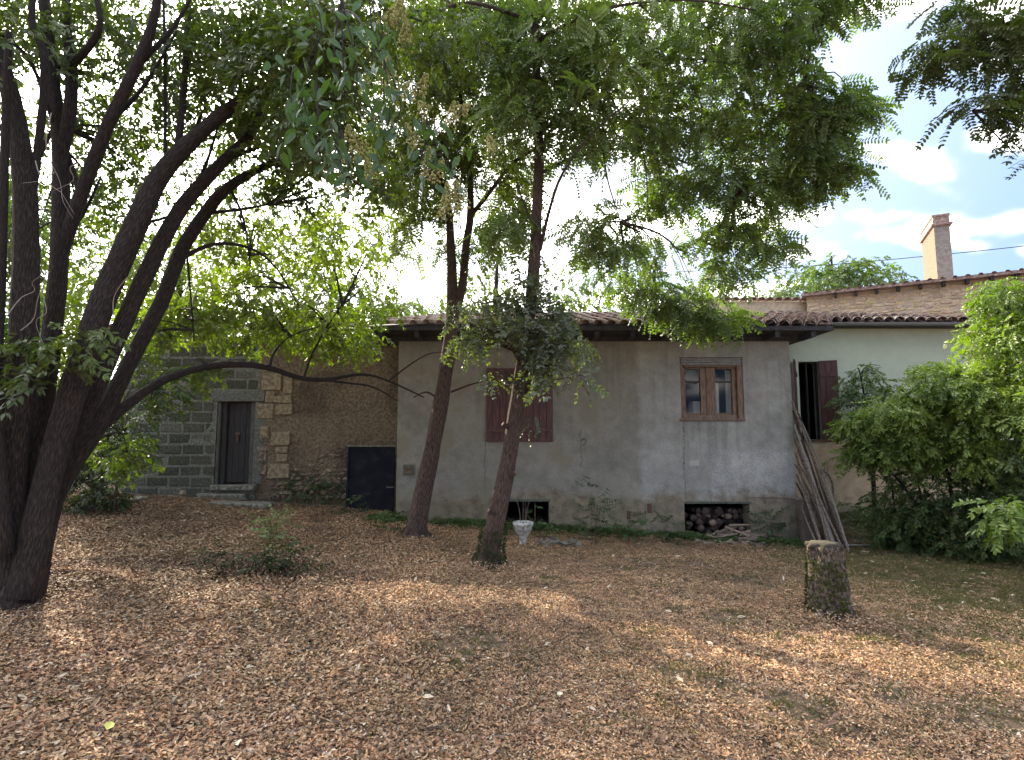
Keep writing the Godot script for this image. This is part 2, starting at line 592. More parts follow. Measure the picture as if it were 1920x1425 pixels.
	grained("beige_render", [[0.2, Color(0.45, 0.36, 0.26)], [0.8, Color(0.58, 0.48, 0.36)]], 0.02, Vector3(0.8, 0.8, 0.8), 0.3, 0.95, true, 193)
	grained("chimney_brick", [[0.2, Color(0.1, 0.068, 0.042)], [0.5, Color(0.155, 0.108, 0.068)], [0.8, Color(0.21, 0.155, 0.1)]], 0.04, Vector3(1.5, 1.5, 1.5), 0.8, 0.95, true, 195)
	grained("chimney_grey", [[0.2, Color(0.19, 0.17, 0.15)], [0.8, Color(0.3, 0.275, 0.25)]], 0.02, Vector3(1, 1, 1), 0.3, 0.95, true, 194)
	grained("steel_dark", [[0.2, Color(0.008, 0.009, 0.014)], [0.6, Color(0.012, 0.013, 0.019)], [0.85, Color(0.02, 0.02, 0.024)]], 0.012, Vector3(0.6, 0.6, 0.6), 0.0, 0.8, true, 201)
	M["steel_dark"].metallic_specular = 0.25
	grained("stone_step", [[0.2, Color(0.07, 0.065, 0.05)], [0.5, Color(0.15, 0.14, 0.11)], [0.8, Color(0.25, 0.23, 0.19)]], 0.02, Vector3(1, 1, 1), 0.8, 0.95, true, 211)
	grained("ceramic", [[0.15, Color(0.12, 0.11, 0.085)], [0.4, Color(0.36, 0.35, 0.32)], [0.6, Color(0.5, 0.5, 0.47)], [0.85, Color(0.56, 0.56, 0.53)]], 0.012, Vector3(2, 2, 2), 0.0, 0.2, true, 221)
	grained("rust", [[0.2, Color(0.07, 0.04, 0.028)], [0.8, Color(0.16, 0.09, 0.06)]], 0.03, Vector3(2, 2, 2), 0.2, 0.9, true, 231)
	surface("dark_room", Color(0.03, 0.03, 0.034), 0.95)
	surface("gutter", Color(0.16, 0.17, 0.18), 0.45)
	surface("white_cloth", Color(0.7, 0.7, 0.68), 0.9)
	surface("cable", Color(0.03, 0.025, 0.025), 0.7)
	surface("yellow_leaf", Color(0.62, 0.6, 0.16), 0.6)
	surface("pale_leaf", Color(0.66, 0.62, 0.42), 0.7)
	var gl := surface("glass", Color(0.03, 0.035, 0.04), 0.04)
	gl.transparency = BaseMaterial3D.TRANSPARENCY_ALPHA
	gl.albedo_color.a = 0.12
	gl.metallic_specular = 0.22
	leafy("flower", Color(1, 1, 1), Color(0.5, 0.5, 0.1), 0.8)


# stucco with damp stains, patched repairs, hairline cracks; fn(x, y in metres, n1, n2, n3) gives the base colour
func stained(called: String, w: float, h: float, px: int, s: int, fn: Callable) -> StandardMaterial3D:
	var wd := px
	var ht := int(px * h / w)
	var im := Image.create(wd, ht, false, Image.FORMAT_RGB8)
	var a := noise(s, 0.9, 5)
	var b := noise(s + 1, 4.0, 4)
	var c := noise(s + 2, 22.0, 3)
	for j in ht:
		for i in wd:
			var x := w * i / wd
			var y := h * (1.0 - (j + 0.5) / ht)
			im.set_pixel(i, j, (fn.call(x, y, a.get_noise_2d(x, y), b.get_noise_2d(x, y), c.get_noise_2d(x, y)) as Color).linear_to_srgb())
	var m := surface(called, WHITE, 0.93)
	m.albedo_texture = ImageTexture.create_from_image(im)
	m.texture_repeat = false
	return m


func sky_image(sun: Vector3) -> ImageTexture:
	var w := 1024
	var h := 512
	var im := Image.create(w, h, false, Image.FORMAT_RGBF)
	var n1 := noise(5, 0.95, 6)
	var n2 := noise(6, 2.2, 5)
	n1.domain_warp_enabled = true
	n1.domain_warp_amplitude = 0.5
	n1.domain_warp_frequency = 0.8
	for j in h:
		var el := PI * 0.5 - PI * (j + 0.5) / h
		for i in w:
			var az := TAU * (i + 0.5) / w
			var y := sin(el)
			var d := Vector3(sin(az) * cos(el), y, -cos(az) * cos(el))
			var up := maxf(y, 0.0)
			var c := Color(0.052, 0.108, 0.185).lerp(Color(0.017, 0.058, 0.148), pow(up, 0.42))
			var q := Vector2(d.x, d.z) / (up + 0.22)
			var cov := n1.get_noise_2d(q.x * 1.5 + q.y * 1.1 + 3.7, q.y * 2.8 - q.x * 0.6 + 1.3) + 0.6 * n2.get_noise_2d(q.x * 1.2 + q.y * 0.9, q.y * 2.4 - q.x * 0.5)
			var ang := rad_to_deg(acos(clampf(d.dot(sun), -1, 1)))
			var t := smoothstep(0.04, 0.62, cov + 0.7 * exp(-ang / 26.0) + 0.08 * smoothstep(0.15, 0.0, up))
			var glow := exp(-ang / 16.0)
			c = c.lerp(Color(1.0, 0.975, 0.94) * lerpf(0.26, 1.45, t * t), smoothstep(0.0, 0.8, t))
			c += Color(1.0, 0.95, 0.86) * (2.8 * glow + 0.4 * exp(-ang / 30.0))
			im.set_pixel(i, j, c)
	return ImageTexture.create_from_image(im)


# ------------------------------------------------------------------ the place
func _ready() -> void:
	rng.seed = 7
	bumps.seed = 3
	bumps.frequency = 0.25
	bumps.fractal_octaves = 3
	patches.seed = 8
	patches.frequency = 0.35
	var cam := Camera3D.new()
	cam.name = "camera"
	cam.position = EYE
	cam.rotation.x = TILT
	cam.fov = rad_to_deg(2.0 * atan(712.5 / F))
	cam.near = 0.05
	cam.far = 900.0
	add_child(cam)
	cam.current = true

	var sun_dir := Vector3(-0.56, 0.62, -0.80).normalized()
	var env := Environment.new()
	env.background_mode = Environment.BG_SKY
	env.sky = Sky.new()
	var pano := PanoramaSkyMaterial.new()
	pano.panorama = sky_image(sun_dir)
	env.sky.sky_material = pano
	env.tonemap_mode = Environment.TONE_MAPPER_LINEAR
	env.tonemap_exposure = 5.7
	env.sdfgi_enabled = true
	env.ssao_enabled = true
	env.ssil_enabled = true
	var we := WorldEnvironment.new()
	we.name = "air"
	we.environment = env
	add_child(we)
	var sun := DirectionalLight3D.new()
	sun.name = "sun"
	sun.light_color = Color(1.0, 0.93, 0.82)
	sun.light_energy = 0.8
	sun.light_angular_distance = 0.53
	sun.shadow_enabled = true
	add_child(sun)
	sun.look_at_from_position(Vector3.ZERO, -sun_dir)

	materials()
	build_ground()
	build_house()
	build_outbuilding()
	build_neighbour()
	build_brick_house()
	build_trees()
	build_backdrop()
	build_shrubs()
	build_yard()
	build_litter()
	for o in find_children("*", "", true, false):
		if o.has_meta("bones"):
			o.remove_meta("bones")


func build_ground() -> void:
	var xs := [-400.0, -150.0, -60.0, -30.0, -20.0]
	var zs := [-400.0, -150.0, -60.0, -30.0, -20.0]
	var x := -14.0
	while x <= 14.0:
		xs.append(x)
		x += 0.2
	xs.append_array([20.0, 30.0, 60.0, 150.0, 400.0])
	var z := -14.0
	while z <= 2.0:
		zs.append(z)
		z += 0.2
	zs.append_array([6.0, 15.0, 40.0, 150.0, 400.0])
	var st := tool()
	for i in xs.size() - 1:
		for j in zs.size() - 1:
			var q := []
			for e in [[i, j + 1], [i + 1, j + 1], [i + 1, j], [i, j]]:
				q.append(Vector3(xs[e[0]], land_bumpy(xs[e[0]], zs[e[1]]), zs[e[1]]))
			quad(st, q[0], q[1], q[2], q[3])
	var g := part(self, "ground", flat(st), M.soil)
	g.set_meta("kind", "structure")
	tag(g, "brown earth of the yard sloping gently up towards the outbuilding", "ground")


# ---- the rendered house in the middle
func build_house() -> void:
	var o := thing("rendered_house", "low grey rendered house with one closed red shutter and firewood in its cellar opening", "house", Vector3(0, 0, 0))
	var x0 := P(745, 800, -WZ).x
	var x1 := P(1487, 800, -WZ).x
	var y0 := -0.7
	var y1 := P(1100, 640, -WZ).y
	var rect := func(a: float, b: float, c: float, d: float, dep: float) -> Array:
		return span(a, b, c, d, dep)
	var win: Array = rect.call(1276, 1394, 670, 785, -WZ)
	var cel: Array = rect.call(922, 1030, 940, 1012, -WZ)
	var log_hole: Array = rect.call(1284, 1407, 944, 1016, -WZ)
	var red: Array = rect.call(918, 1030, 698, 822, -WZ)
	var W := x1 - x0
	var H := y1 - y0
	var floor_y := -0.25
	var wallm := stained("stucco", W, H, 1100, 300, func(px: float, py: float, a: float, b: float, c: float) -> Color:
		var wx := x0 + px
		var hgt := y0 + py - floor_y
		var base := Color(0.235, 0.219, 0.182)
		var right := smoothstep(2.2, 2.35, wx + 0.03 * b)
		base = base.lerp(Color(0.305, 0.295, 0.27), right * 0.85)
		# bare cement patch, roughly trowelled, low at the right end
		var patch := smoothstep(3.45, 3.55, wx + 0.05 * b) * smoothstep(1.7, 1.6, hgt + 0.06 * b + 0.1 * a)
		base = base.lerp(Color(0.37, 0.36, 0.34), patch * (0.8 + 0.6 * c))
		base *= 1.0 + 0.32 * a + 0.2 * b + 0.14 * c
		var drip := bumps.get_noise_2d(wx * 26.0, hgt * 1.6 + 30.0)
		base *= 1.0 - 0.12 * smoothstep(0.05, 0.5, drip) * smoothstep(0.8, 3.2, hgt + a)
		if wx > 2.95 and wx < 4.25 and hgt < 2.3:
			base *= 1.0 - 0.16 * smoothstep(0.0, 0.45, drip + 0.1) * smoothstep(1.0, 2.2, hgt)
		# rising damp
		var damp := smoothstep(1.0, 0.7, hgt + 0.16 * a + 0.1 * b)
		base = base.lerp(Color(0.2, 0.155, 0.1) * (1.0 + 0.5 * b + 0.3 * c), damp * 0.85)
		var moss := smoothstep(0.45, 0.0, hgt + 0.25 * b + 0.2 * a)
		base = base.lerp(Color(0.11, 0.105, 0.07), moss * 0.7)
		# brown stain left of the middle, rain streaks
		var st := smoothstep(0.05, 0.4, a + 0.2 * b) * smoothstep(2.3, 1.2, wx)
		base = base.lerp(Color(0.2, 0.175, 0.125), st * 0.8)
		# cracks
		var crack := absf(wx - (3.05 + 0.04 * b + 0.02 * c))
		if crack < 0.007 and hgt > 0.75 and hgt < 2.1:
			base *= 0.5
		var crack2 := absf(wx - (1.22 + 0.05 * b))
		if crack2 < 0.007 and hgt > 1.35 and hgt < 2.0:
			base *= 0.55
		var crack3 := absf(wx - (-0.48 + 0.02 * b))
		if crack3 < 0.006 and hgt > 0.9 and hgt < 1.95:
			base *= 0.6
		# two dabs of filler
		for f in [[3.24, 1.42], [4.0, 1.42]]:
			if absf(wx - f[0] + 0.03 * b) < 0.075 and absf(hgt - f[1] + 0.03 * c) < 0.045:
				base = base.lerp(Color(0.5, 0.48, 0.44), 0.55)
		return base)
	wallm.heightmap_enabled = false
	wallm.normal_enabled = true
	var nt := NoiseTexture2D.new()
	nt.width = 1024
	nt.height = 512
	nt.seamless = true
	nt.noise = noise(320, 0.05, 5)
	nt.as_normal_map = true
	nt.bump_strength = 2.5
	wallm.normal_texture = nt
	wallm.normal_scale = 0.55
	part(o, "front_wall", holed_wall(x0, x1, y0, y1, WZ, 0.32, [win, cel, log_hole, red]), wallm)
	var side := tool()
	side.set_smooth_group(-1)
	box(side, Vector3(x0, y0, -16.0), Vector3(x0 + 0.3, y1, WZ - 0.32))
	box(side, Vector3(x1 - 0.3, y0, -16.0), Vector3(x1, y1, WZ - 0.32))
	box(side, Vector3(x0 + 0.3, y0, -16.0), Vector3(x1 - 0.3, y1, -15.7))
	part(o, "side_wall", flat(side), M.beige_render)
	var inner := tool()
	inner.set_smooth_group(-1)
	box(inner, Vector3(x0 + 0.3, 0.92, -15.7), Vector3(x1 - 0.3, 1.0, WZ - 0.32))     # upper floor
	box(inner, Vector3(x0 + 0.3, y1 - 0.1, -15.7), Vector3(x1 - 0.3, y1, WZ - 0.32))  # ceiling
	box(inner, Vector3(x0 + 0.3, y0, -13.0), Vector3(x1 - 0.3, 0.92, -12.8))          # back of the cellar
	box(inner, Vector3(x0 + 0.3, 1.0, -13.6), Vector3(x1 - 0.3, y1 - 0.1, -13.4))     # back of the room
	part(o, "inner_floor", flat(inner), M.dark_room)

	# window: frame, two casements with a bar each, roller box
	var w := Node3D.new()
	w.name = "window"
	o.add_child(w)
	var zf := WZ - 0.07
	var bar := func(called: String, a: float, b: float, c: float, d: float, z0: float, th: float, mat: Material) -> void:
		var q: Array = rect.call(a, b, c, d, -WZ)
		var m := worn_mesh(Vector3(q[2] - q[0], q[3] - q[1], th), 0.006)
		part(w, called, m, mat, Transform3D(Basis(), Vector3((q[0] + q[2]) / 2, (q[1] + q[3]) / 2, z0 + th / 2)))
	bar.call("frame", 1276, 1283, 684, 785, zf - 0.05, 0.09, M.window_wood)
	bar.call("frame", 1384, 1394, 684, 785, zf - 0.05, 0.1, M.window_wood)
	bar.call("frame", 1283, 1384, 778, 785, zf - 0.05, 0.09, M.window_wood)
	bar.call("frame", 1283, 1384, 684, 688, zf - 0.05, 0.08, M.window_wood)
	for c in [[1283, 1327], [1331, 1384]]:
		var a: float = c[0]
		var b: float = c[1]
		var wl := 5.0 if a < 1300 else 14.0
		var wr := 11.0 if a < 1300 else 8.0
		bar.call("casement_stile", a, a + wl, 688, 778, zf - 0.06, 0.05, M.window_wood)
		bar.call("casement_stile", b - wr, b, 688, 778, zf - 0.06, 0.05, M.window_wood)
		bar.call("glazing_bar", a + wl, b - wr, 713, 717, zf - 0.055, 0.03, M.grey_wood)
		bar.call("casement_rail", a + wl, b - wr, 774, 778, zf - 0.06, 0.05, M.window_wood)
		bar.call("casement_rail", a + wl, b - wr, 688, 691, zf - 0.06, 0.05, M.window_wood)
		for y in [[691, 713], [717, 774]]:
			var q: Array = rect.call(a + wl, b - wr, y[0], y[1], -WZ)
			part(w, "pane", box_mesh(Vector3(q[0], q[1], zf - 0.042), Vector3(q[2], q[3], zf - 0.038)), M.glass)
	bar.call("meeting_strip", 1327, 1331, 688, 778, zf - 0.05, 0.055, M.window_wood)
	for k in 3:
		bar.call("roller_slat", 1277, 1393, 670.5 + k * 4.6, 674.5 + k * 4.6, zf - 0.02 + k * 0.004, 0.05, M.roller_grey)
	bar.call("sill", 1274, 1397, 785.5, 789, WZ - 0.1, 0.14, M.window_wood)

	# closed red shutters of vertical boards
	for s in 2:
		var sh := Node3D.new()
		sh.name = "shutter" if s == 0 else "shutter_001"
		o.add_child(sh)
		var a := 912.0 + s * 62.5
		for k in 5:
			var q: Array = rect.call(a + k * 12.4, a + k * 12.4 + 12.0, 691, 828, -WZ)
			part(sh, "plank", worn_mesh(Vector3(q[2] - q[0], q[3] - q[1], 0.028), 0.004), M.shutter_red, Transform3D(Basis(), Vector3((q[0] + q[2]) / 2, (q[1] + q[3]) / 2, WZ + 0.03 + 0.002 * (k % 2))))
		for y in [708.0, 806.0]:
			var hq: Array = rect.call(a + (1 if s == 0 else 26), a + (36 if s == 0 else 61), y, y + 3.5, -WZ)
			part(sh, "strap_hinge", worn_mesh(Vector3(hq[2] - hq[0], hq[3] - hq[1], 0.012), 0.003), M.rust, Transform3D(Basis(), Vector3((hq[0] + hq[2]) / 2, (hq[1] + hq[3]) / 2, WZ + 0.074)))
		for y in [712.0, 800.0]:
			var q: Array = rect.call(a + 2, a + 58, y, y + 8, -WZ)
			part(sh, "batten", worn_mesh(Vector3(q[2] - q[0], q[3] - q[1], 0.02), 0.004), M.shutter_red, Transform3D(Basis(), Vector3((q[0] + q[2]) / 2, (q[1] + q[3]) / 2, WZ + 0.056)))

	# bars and lintels of the cellar openings
	for hole in [[920, 1032, 936, 940.5], [1282, 1409, 940, 944.5]]:
		var q: Array = rect.call(hole[0], hole[1], hole[2], hole[3], -WZ)
		part(o, "cellar_lintel", worn_mesh(Vector3(q[2] - q[0], q[3] - q[1], 0.1), 0.006), M.lintel, Transform3D(Basis(), Vector3((q[0] + q[2]) / 2, (q[1] + q[3]) / 2, WZ - 0.035)))
	for u in [985.0, 1003.0]:
		part(o, "cellar_bar", tube_mesh([P(u, 939, 10.45), P(u, 1012, 10.45)], [0.012, 0.012], 6, 1), M.rust)
	# brick air vents and a meter cover set in the wall
	for q in [[1214, 1222, 944, 962], [1176, 1182, 958, 972]]:
		var r: Array = rect.call(q[0], q[1], q[2], q[3], -WZ)
		part(o, "vent_brick", worn_mesh(Vector3(r[2] - r[0], r[3] - r[1], 0.04), 0.006), M.rust, Transform3D(Basis(), Vector3((r[0] + r[2]) / 2, (r[1] + r[3]) / 2, WZ)))
	var mc: Array = rect.call(756, 777, 871, 891, -WZ)
	part(o, "meter_cover", worn_mesh(Vector3(mc[2] - mc[0], mc[3] - mc[1], 0.03), 0.008), M.lintel, Transform3D(Basis(), Vector3((mc[0] + mc[2]) / 2, (mc[1] + mc[3]) / 2, WZ + 0.012)))
	mc = rect.call(759, 774, 874, 888, -WZ)
	part(o, "meter_door", worn_mesh(Vector3(mc[2] - mc[0], mc[3] - mc[1], 0.02), 0.004), M.old_render, Transform3D(Basis(), Vector3((mc[0] + mc[2]) / 2, (mc[1] + mc[3]) / 2, WZ + 0.024)))
	part(o, "wall_hook", tube_mesh([P(1090, 826, 10.28), P(1096, 822, 10.24), P(1099, 830, 10.22), P(1092, 836, 10.26)], [0.006, 0.006, 0.006, 0.004], 5, 3), M.rust)
	part(o, "wall_wire", tube_mesh([P(1398, 934, 10.28), P(1440, 933, 10.27), P(1480, 936, 10.27), P(1497, 938, 10.2)], [0.004, 0.004, 0.004, 0.004], 5, 4), M.rust)

	# roof: soffit box, fascia, canal tiles
	var ez := -9.7
	var ey := P(1300, 617, 9.7).y
	var rx0 := P(690, 617, 9.7).x
	var rx1 := P(1563, 617, 9.7).x
	var sof := tool()
	sof.set_smooth_group(-1)
	box(sof, Vector3(rx0, ey - 0.02, -12.0), Vector3(rx1, ey + 0.0, ez))
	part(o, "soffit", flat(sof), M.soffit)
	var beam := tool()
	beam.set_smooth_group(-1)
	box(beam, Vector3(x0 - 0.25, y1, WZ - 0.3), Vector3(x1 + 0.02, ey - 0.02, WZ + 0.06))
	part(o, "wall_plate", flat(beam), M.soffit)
	var k := 0
	var rxx := rx0 + 0.2
	while rxx < rx1 - 0.1:
		part(o, "rafter", box_mesh(Vector3(rxx - 0.04, ey - 0.12, WZ + 0.062), Vector3(rxx + 0.04, ey - 0.021, ez - 0.06)), M.soffit)
		rxx += 0.62
		k += 1
	var roof := Node3D.new()
	roof.name = "roof"
	o.add_child(roof)
	var slab := tool()
	slab.set_smooth_group(-1)
	var up := 0.25 * 2.5
	for q in [[0.0, 0.05]]:
		var a := Vector3(rx0, ey + 0.002, ez)
		var b := Vector3(rx1, ey + 0.002, ez)
		var c := Vector3(rx1 - 0.1, ey + 0.06 + up, ez - 2.5)
		var d := Vector3(rx0, ey + 0.06 + up, ez - 2.5)
		var th := Vector3(0, 0.05, 0)
		quad(slab, a + th, b + th, c, d)
		quad(slab, a, b, b + th, a + th)
		quad(slab, b, c - Vector3(0, 0.5, 0), c, b + th)
		quad(slab, c - Vector3(0, 0.5, 0), d - Vector3(0, 0.5, 0), d, c)
		quad(slab, d - Vector3(0, 0.5, 0), a, a + th, d)
		quad(slab, a, d - Vector3(0, 0.5, 0), c - Vector3(0, 0.5, 0), b)
	part(roof, "roof_deck", flat(slab), M.soffit)
	lay_tiles(roof, rx0 + 0.1, rx1, ez + 0.05, ey + 0.06, 0.25, func(_x: float) -> float: return 2.65, 1)


func canal_tile(s: int) -> Mesh:   # half-round, narrowing, along +x with a thickness
	var st := tool()
	var r := RandomNumberGenerator.new()
	r.seed = s
	var n := 6
	for side in 2:
		for i in 2:
			pass
	var ring := func(x: float, rr: float) -> Array:
		var a := []
		for k in n + 1:
			var t := PI * k / n
			a.append(Vector3(x, sin(t) * rr * 0.85, cos(t) * rr))
		return a
	var o0: Array = ring.call(0.0, 0.098)
	var o1: Array = ring.call(0.48, 0.078)
	var i0: Array = ring.call(0.0, 0.084)
	var i1: Array = ring.call(0.48, 0.064)
	for k in n:
		quad(st, o0[k], o0[k + 1], o1[k + 1], o1[k])
		quad(st, i0[k + 1], i0[k], i1[k], i1[k + 1])
		quad(st, o0[k + 1], o0[k], i0[k], i0[k + 1])
	return flat(st)


func lay_tiles(roof: Node3D, x0: float, x1: float, z: float, y: float, slope: float, length: Callable, s: int) -> void:
	var r := RandomNumberGenerator.new()
	r.seed = s
	var shapes := [canal_tile(1), canal_tile(2)]
	var mats := [M.tile, M.tile_pale, M.tile_pale]
	var dir := (SKEW + Vector3(0, slope, 0)).normalized()
	var pan := tool()
	pan.set_smooth_group(-1)
	var x := x0
	while x < x1:
		var l: float = length.call(x)
		var n := int(ceil(l / 0.4))
		for k in n:
			var at := Vector3(x, y, z) + dir * (k * 0.4) + Vector3(r.randf_range(-0.008, 0.008), 0.012 + r.randf_range(0, 0.012), 0)
			var t := facing(dir + Vector3(r.randf_range(-0.02, 0.02), -0.04 + r.randf_range(-0.01, 0.01), 0), r.randf_range(-0.04, 0.04), 1.0, at)
			part(roof, "tile", shapes[r.randi() % 2], mats[r.randi() % 3], t)
		x += 0.225
	

# ---- block and stone outbuilding on the left
func build_outbuilding() -> void:
	var o := thing("outbuilding", "old outbuilding with concrete block wall, plank door and crumbling stone wall", "outbuilding")
	var D := -LZ
	var rect := func(a: float, b: float, c: float, d: float) -> Array:
		return span(a, b, c, d, D)
	var place := func(parent: Node, called: String, a: float, b: float, c: float, d: float, proud: float, th: float, bev: float, jit: float, mat: Material, s: int) -> MeshInstance3D:
		var q: Array = rect.call(a, b, c, d)
		return part(parent, called, worn_mesh(Vector3(q[2] - q[0], q[3] - q[1], th), bev, jit, s), mat, Transform3D(Basis(), Vector3((q[0] + q[2]) / 2, (q[1] + q[3]) / 2, LZ + proud - th / 2)))
	var lo := P(232, 800, D)
	var hi := P(752, 630, D)
	var split := P(484, 800, D).x
	var door: Array = rect.call(404, 476, 753, 910)
	var bw := Node3D.new()
	bw.name = "block_wall"
	o.add_child(bw)
	part(bw, "mortar", holed_wall(lo.x, split, -0.5, hi.y, LZ, 0.22, [door]), M.mortar)
	var r := RandomNumberGenerator.new()
	r.seed = 77
	var course := 0
	var v := 652.0
	while v < 930.0:
		var u := 236.0 - (20.0 if course % 2 else 0.0) + r.randf_range(-3, 3)
		while u < 484.0:
			var a := maxf(u, 234.0)
			var b := minf(u + 38.0, 483.0)
			var v1 := v + 16.2
			var parts := []
			if v1 > 732.0 and v < 753.0:        # the lintel's course
				parts = [[a, minf(b, 396.0)]]
			elif v1 > 752.0:
				parts = [[a, minf(b, 402.0)]]
			else:
				parts = [[a, b]]
			for q in parts:
				if q[1] - q[0] > 8.0:
					place.call(bw, "block", q[0], q[1], v, v1, 0.006 + r.randf_range(-0.004, 0.008), 0.05, 0.009, 0.008, [M.block, M.block, M.block_pale, M.block_mossy][r.randi() % 4], r.randi())
			u += 41.5
		v += 20.3
		course += 1
	place.call(o, "door_lintel", 398, 497, 733, 752.5, 0.02, 0.2, 0.01, 0.004, M.lintel, 5)

	var sw := Node3D.new()
	sw.name = "stone_wall"
	o.add_child(sw)
	var st := tool()
	var nx := 90
	var ny := 70
	var pn := noise(88, 3.2, 5)
	var grid := func(i: int, j: int) -> Vector3:
		var x := lerpf(split, hi.x + 0.3, float(i) / nx)
		var y := lerpf(-0.5, hi.y, float(j) / ny)
		var base_loss := smoothstep(1.1, 0.5, y + 0.3 * pn.get_noise_2d(x * 0.6, y * 0.6)) * 0.05
		return Vector3(x, y, LZ - base_loss + 0.022 * pn.get_noise_2d(x, y) + 0.008 * pn.get_noise_2d(x * 5.0, y * 5.0))
	for i in nx:
		for j in ny:
			quad(st, grid.call(i, j), grid.call(i + 1, j), grid.call(i + 1, j + 1), grid.call(i, j + 1))
	part(sw, "render_coat", flat(st), M.old_render)
	part(o, "wall_core", box_mesh(Vector3(split, -0.5, LZ - 0.4), Vector3(hi.x + 0.3, hi.y, LZ - 0.12)), M.mortar)
	part(o, "side_wall", box_mesh(Vector3(lo.x, -0.5, -15.0), Vector3(lo.x + 0.25, hi.y, LZ - 0.22)), M.mortar)
	part(o, "back_wall", box_mesh(Vector3(lo.x + 0.25, -0.5, -15.0), Vector3(hi.x + 0.3, hi.y, -14.7)), M.mortar)

	for q in [[490, 529, 699, 732], [498, 515, 734, 755], [483, 513, 757, 785], [514, 548, 742, 756], [516, 549, 757, 778], [532, 549, 702, 738], [509, 545, 811, 836], [517, 541, 838, 849], [519, 540, 851, 866], [502, 543, 870, 897], [488, 505, 800, 822], [484, 500, 838, 866], [486, 500, 872, 890]]:
		place.call(sw, "quoin_stone", q[0], q[1], q[2], q[3], 0.03 + r.randf_range(-0.006, 0.012), 0.12, 0.014, 0.01, M.rubble if q[2] > 880 or q[1] - q[0] < 17 else M.quoin, r.randi())
	# rubble laid bare low down, and a ragged line of it higher up
	var shapes := []
	for k in 8:
		shapes.append(worn_mesh(Vector3(0.11, 0.07, 0.1), 0.02, 0.018, 400 + k))
	var vv := 838.0
	while vv < 936.0:
		var uu := 506.0 + r.randf_range(0, 8)
		while uu < 648.0:
			var depth := clampf((vv - 830.0) / 60.0, 0, 1)
			var keep := depth * (1.0 if uu > 545 or vv > 898 else 0.0)
			if uu > 620.0:
				keep = maxf(keep, 0.75)
			if r.randf() < keep * 0.72:
				var c := P(uu, vv, D)
				var tf := Transform3D(Basis(Vector3.BACK, r.randf_range(-0.35, 0.35)).scaled(Vector3(r.randf_range(0.7, 1.3), r.randf_range(0.7, 1.3), 1)), Vector3(c.x, c.y, LZ - 0.045 + r.randf_range(-0.012, 0.014)))
				part(sw, "rubble_stone", shapes[r.randi() % 8], M.rubble if r.randf() < 0.75 else M.quoin, tf)
			uu += 11.0 + r.randf_range(-2, 3)
		vv += 8.6
	# plank door with posts
	var dr := Node3D.new()
	dr.name = "door"
	o.add_child(dr)
	for k in 4:
		place.call(dr, "plank", 422 + k * 11.2, 432.8 + k * 11.2, 755, 905, -0.10 - 0.004 * (k % 2), 0.03, 0.004, 0.002, M.old_wood, k)
	place.call(dr, "door_post", 405, 411, 753.5, 909, -0.01, 0.12, 0.01, 0.004, M.grey_wood, 11)
	place.call(dr, "door_post", 412, 421, 753.5, 909, -0.05, 0.1, 0.01, 0.004, M.old_wood, 12)
	place.call(dr, "door_post", 467, 475.5, 753.5, 909, -0.03, 0.12, 0.01, 0.004, M.grey_wood, 13)
	place.call(dr, "latch", 438, 446, 811, 815, -0.08, 0.03, 0.004, 0.0, M.rust, 14)
	place.call(dr, "door_handle", 440, 443, 815, 828, -0.075, 0.03, 0.004, 0.0, M.rust, 15)
	place.call(dr, "threshold", 400, 482, 909, 918, 0.16, 0.4, 0.015, 0.012, M.stone_step, 16)
	# rendered jamb to the right of the door
	place.call(o, "door_jamb", 476.5, 494, 786, 908, 0.012, 0.2, 0.015, 0.01, M.lintel, 17)
	# roof
	var ey := hi.y
	var roof := Node3D.new()
	roof.name = "roof"
	o.add_child(roof)
	var deck := tool()
	deck.set_smooth_group(-1)
	var t := Transform3D(Basis(Vector3.RIGHT, -0.24), Vector3(0, ey + 0.02, LZ + 0.35))
	box(deck, Vector3(lo.x - 0.2, 0, -4.2), Vector3(hi.x - 0.06, 0.07, 0.0), Transform3D(Basis(Vector3.RIGHT, 0.2), Vector3(0, ey + 0.02, LZ + 0.3)))
	part(roof, "roof_deck", flat(deck), M.soffit)
	var shape := canal_tile(3)
	var x := lo.x - 0.1
	while x < hi.x - 0.15:
		for k in 2:
			part(roof, "tile", shape, M.tile, facing(Vector3(0, 0.2, -1), 0, 1.0, Vector3(x, ey + 0.1 + 0.08 * k, LZ + 0.36 - 0.4 * k)))
		x += 0.225


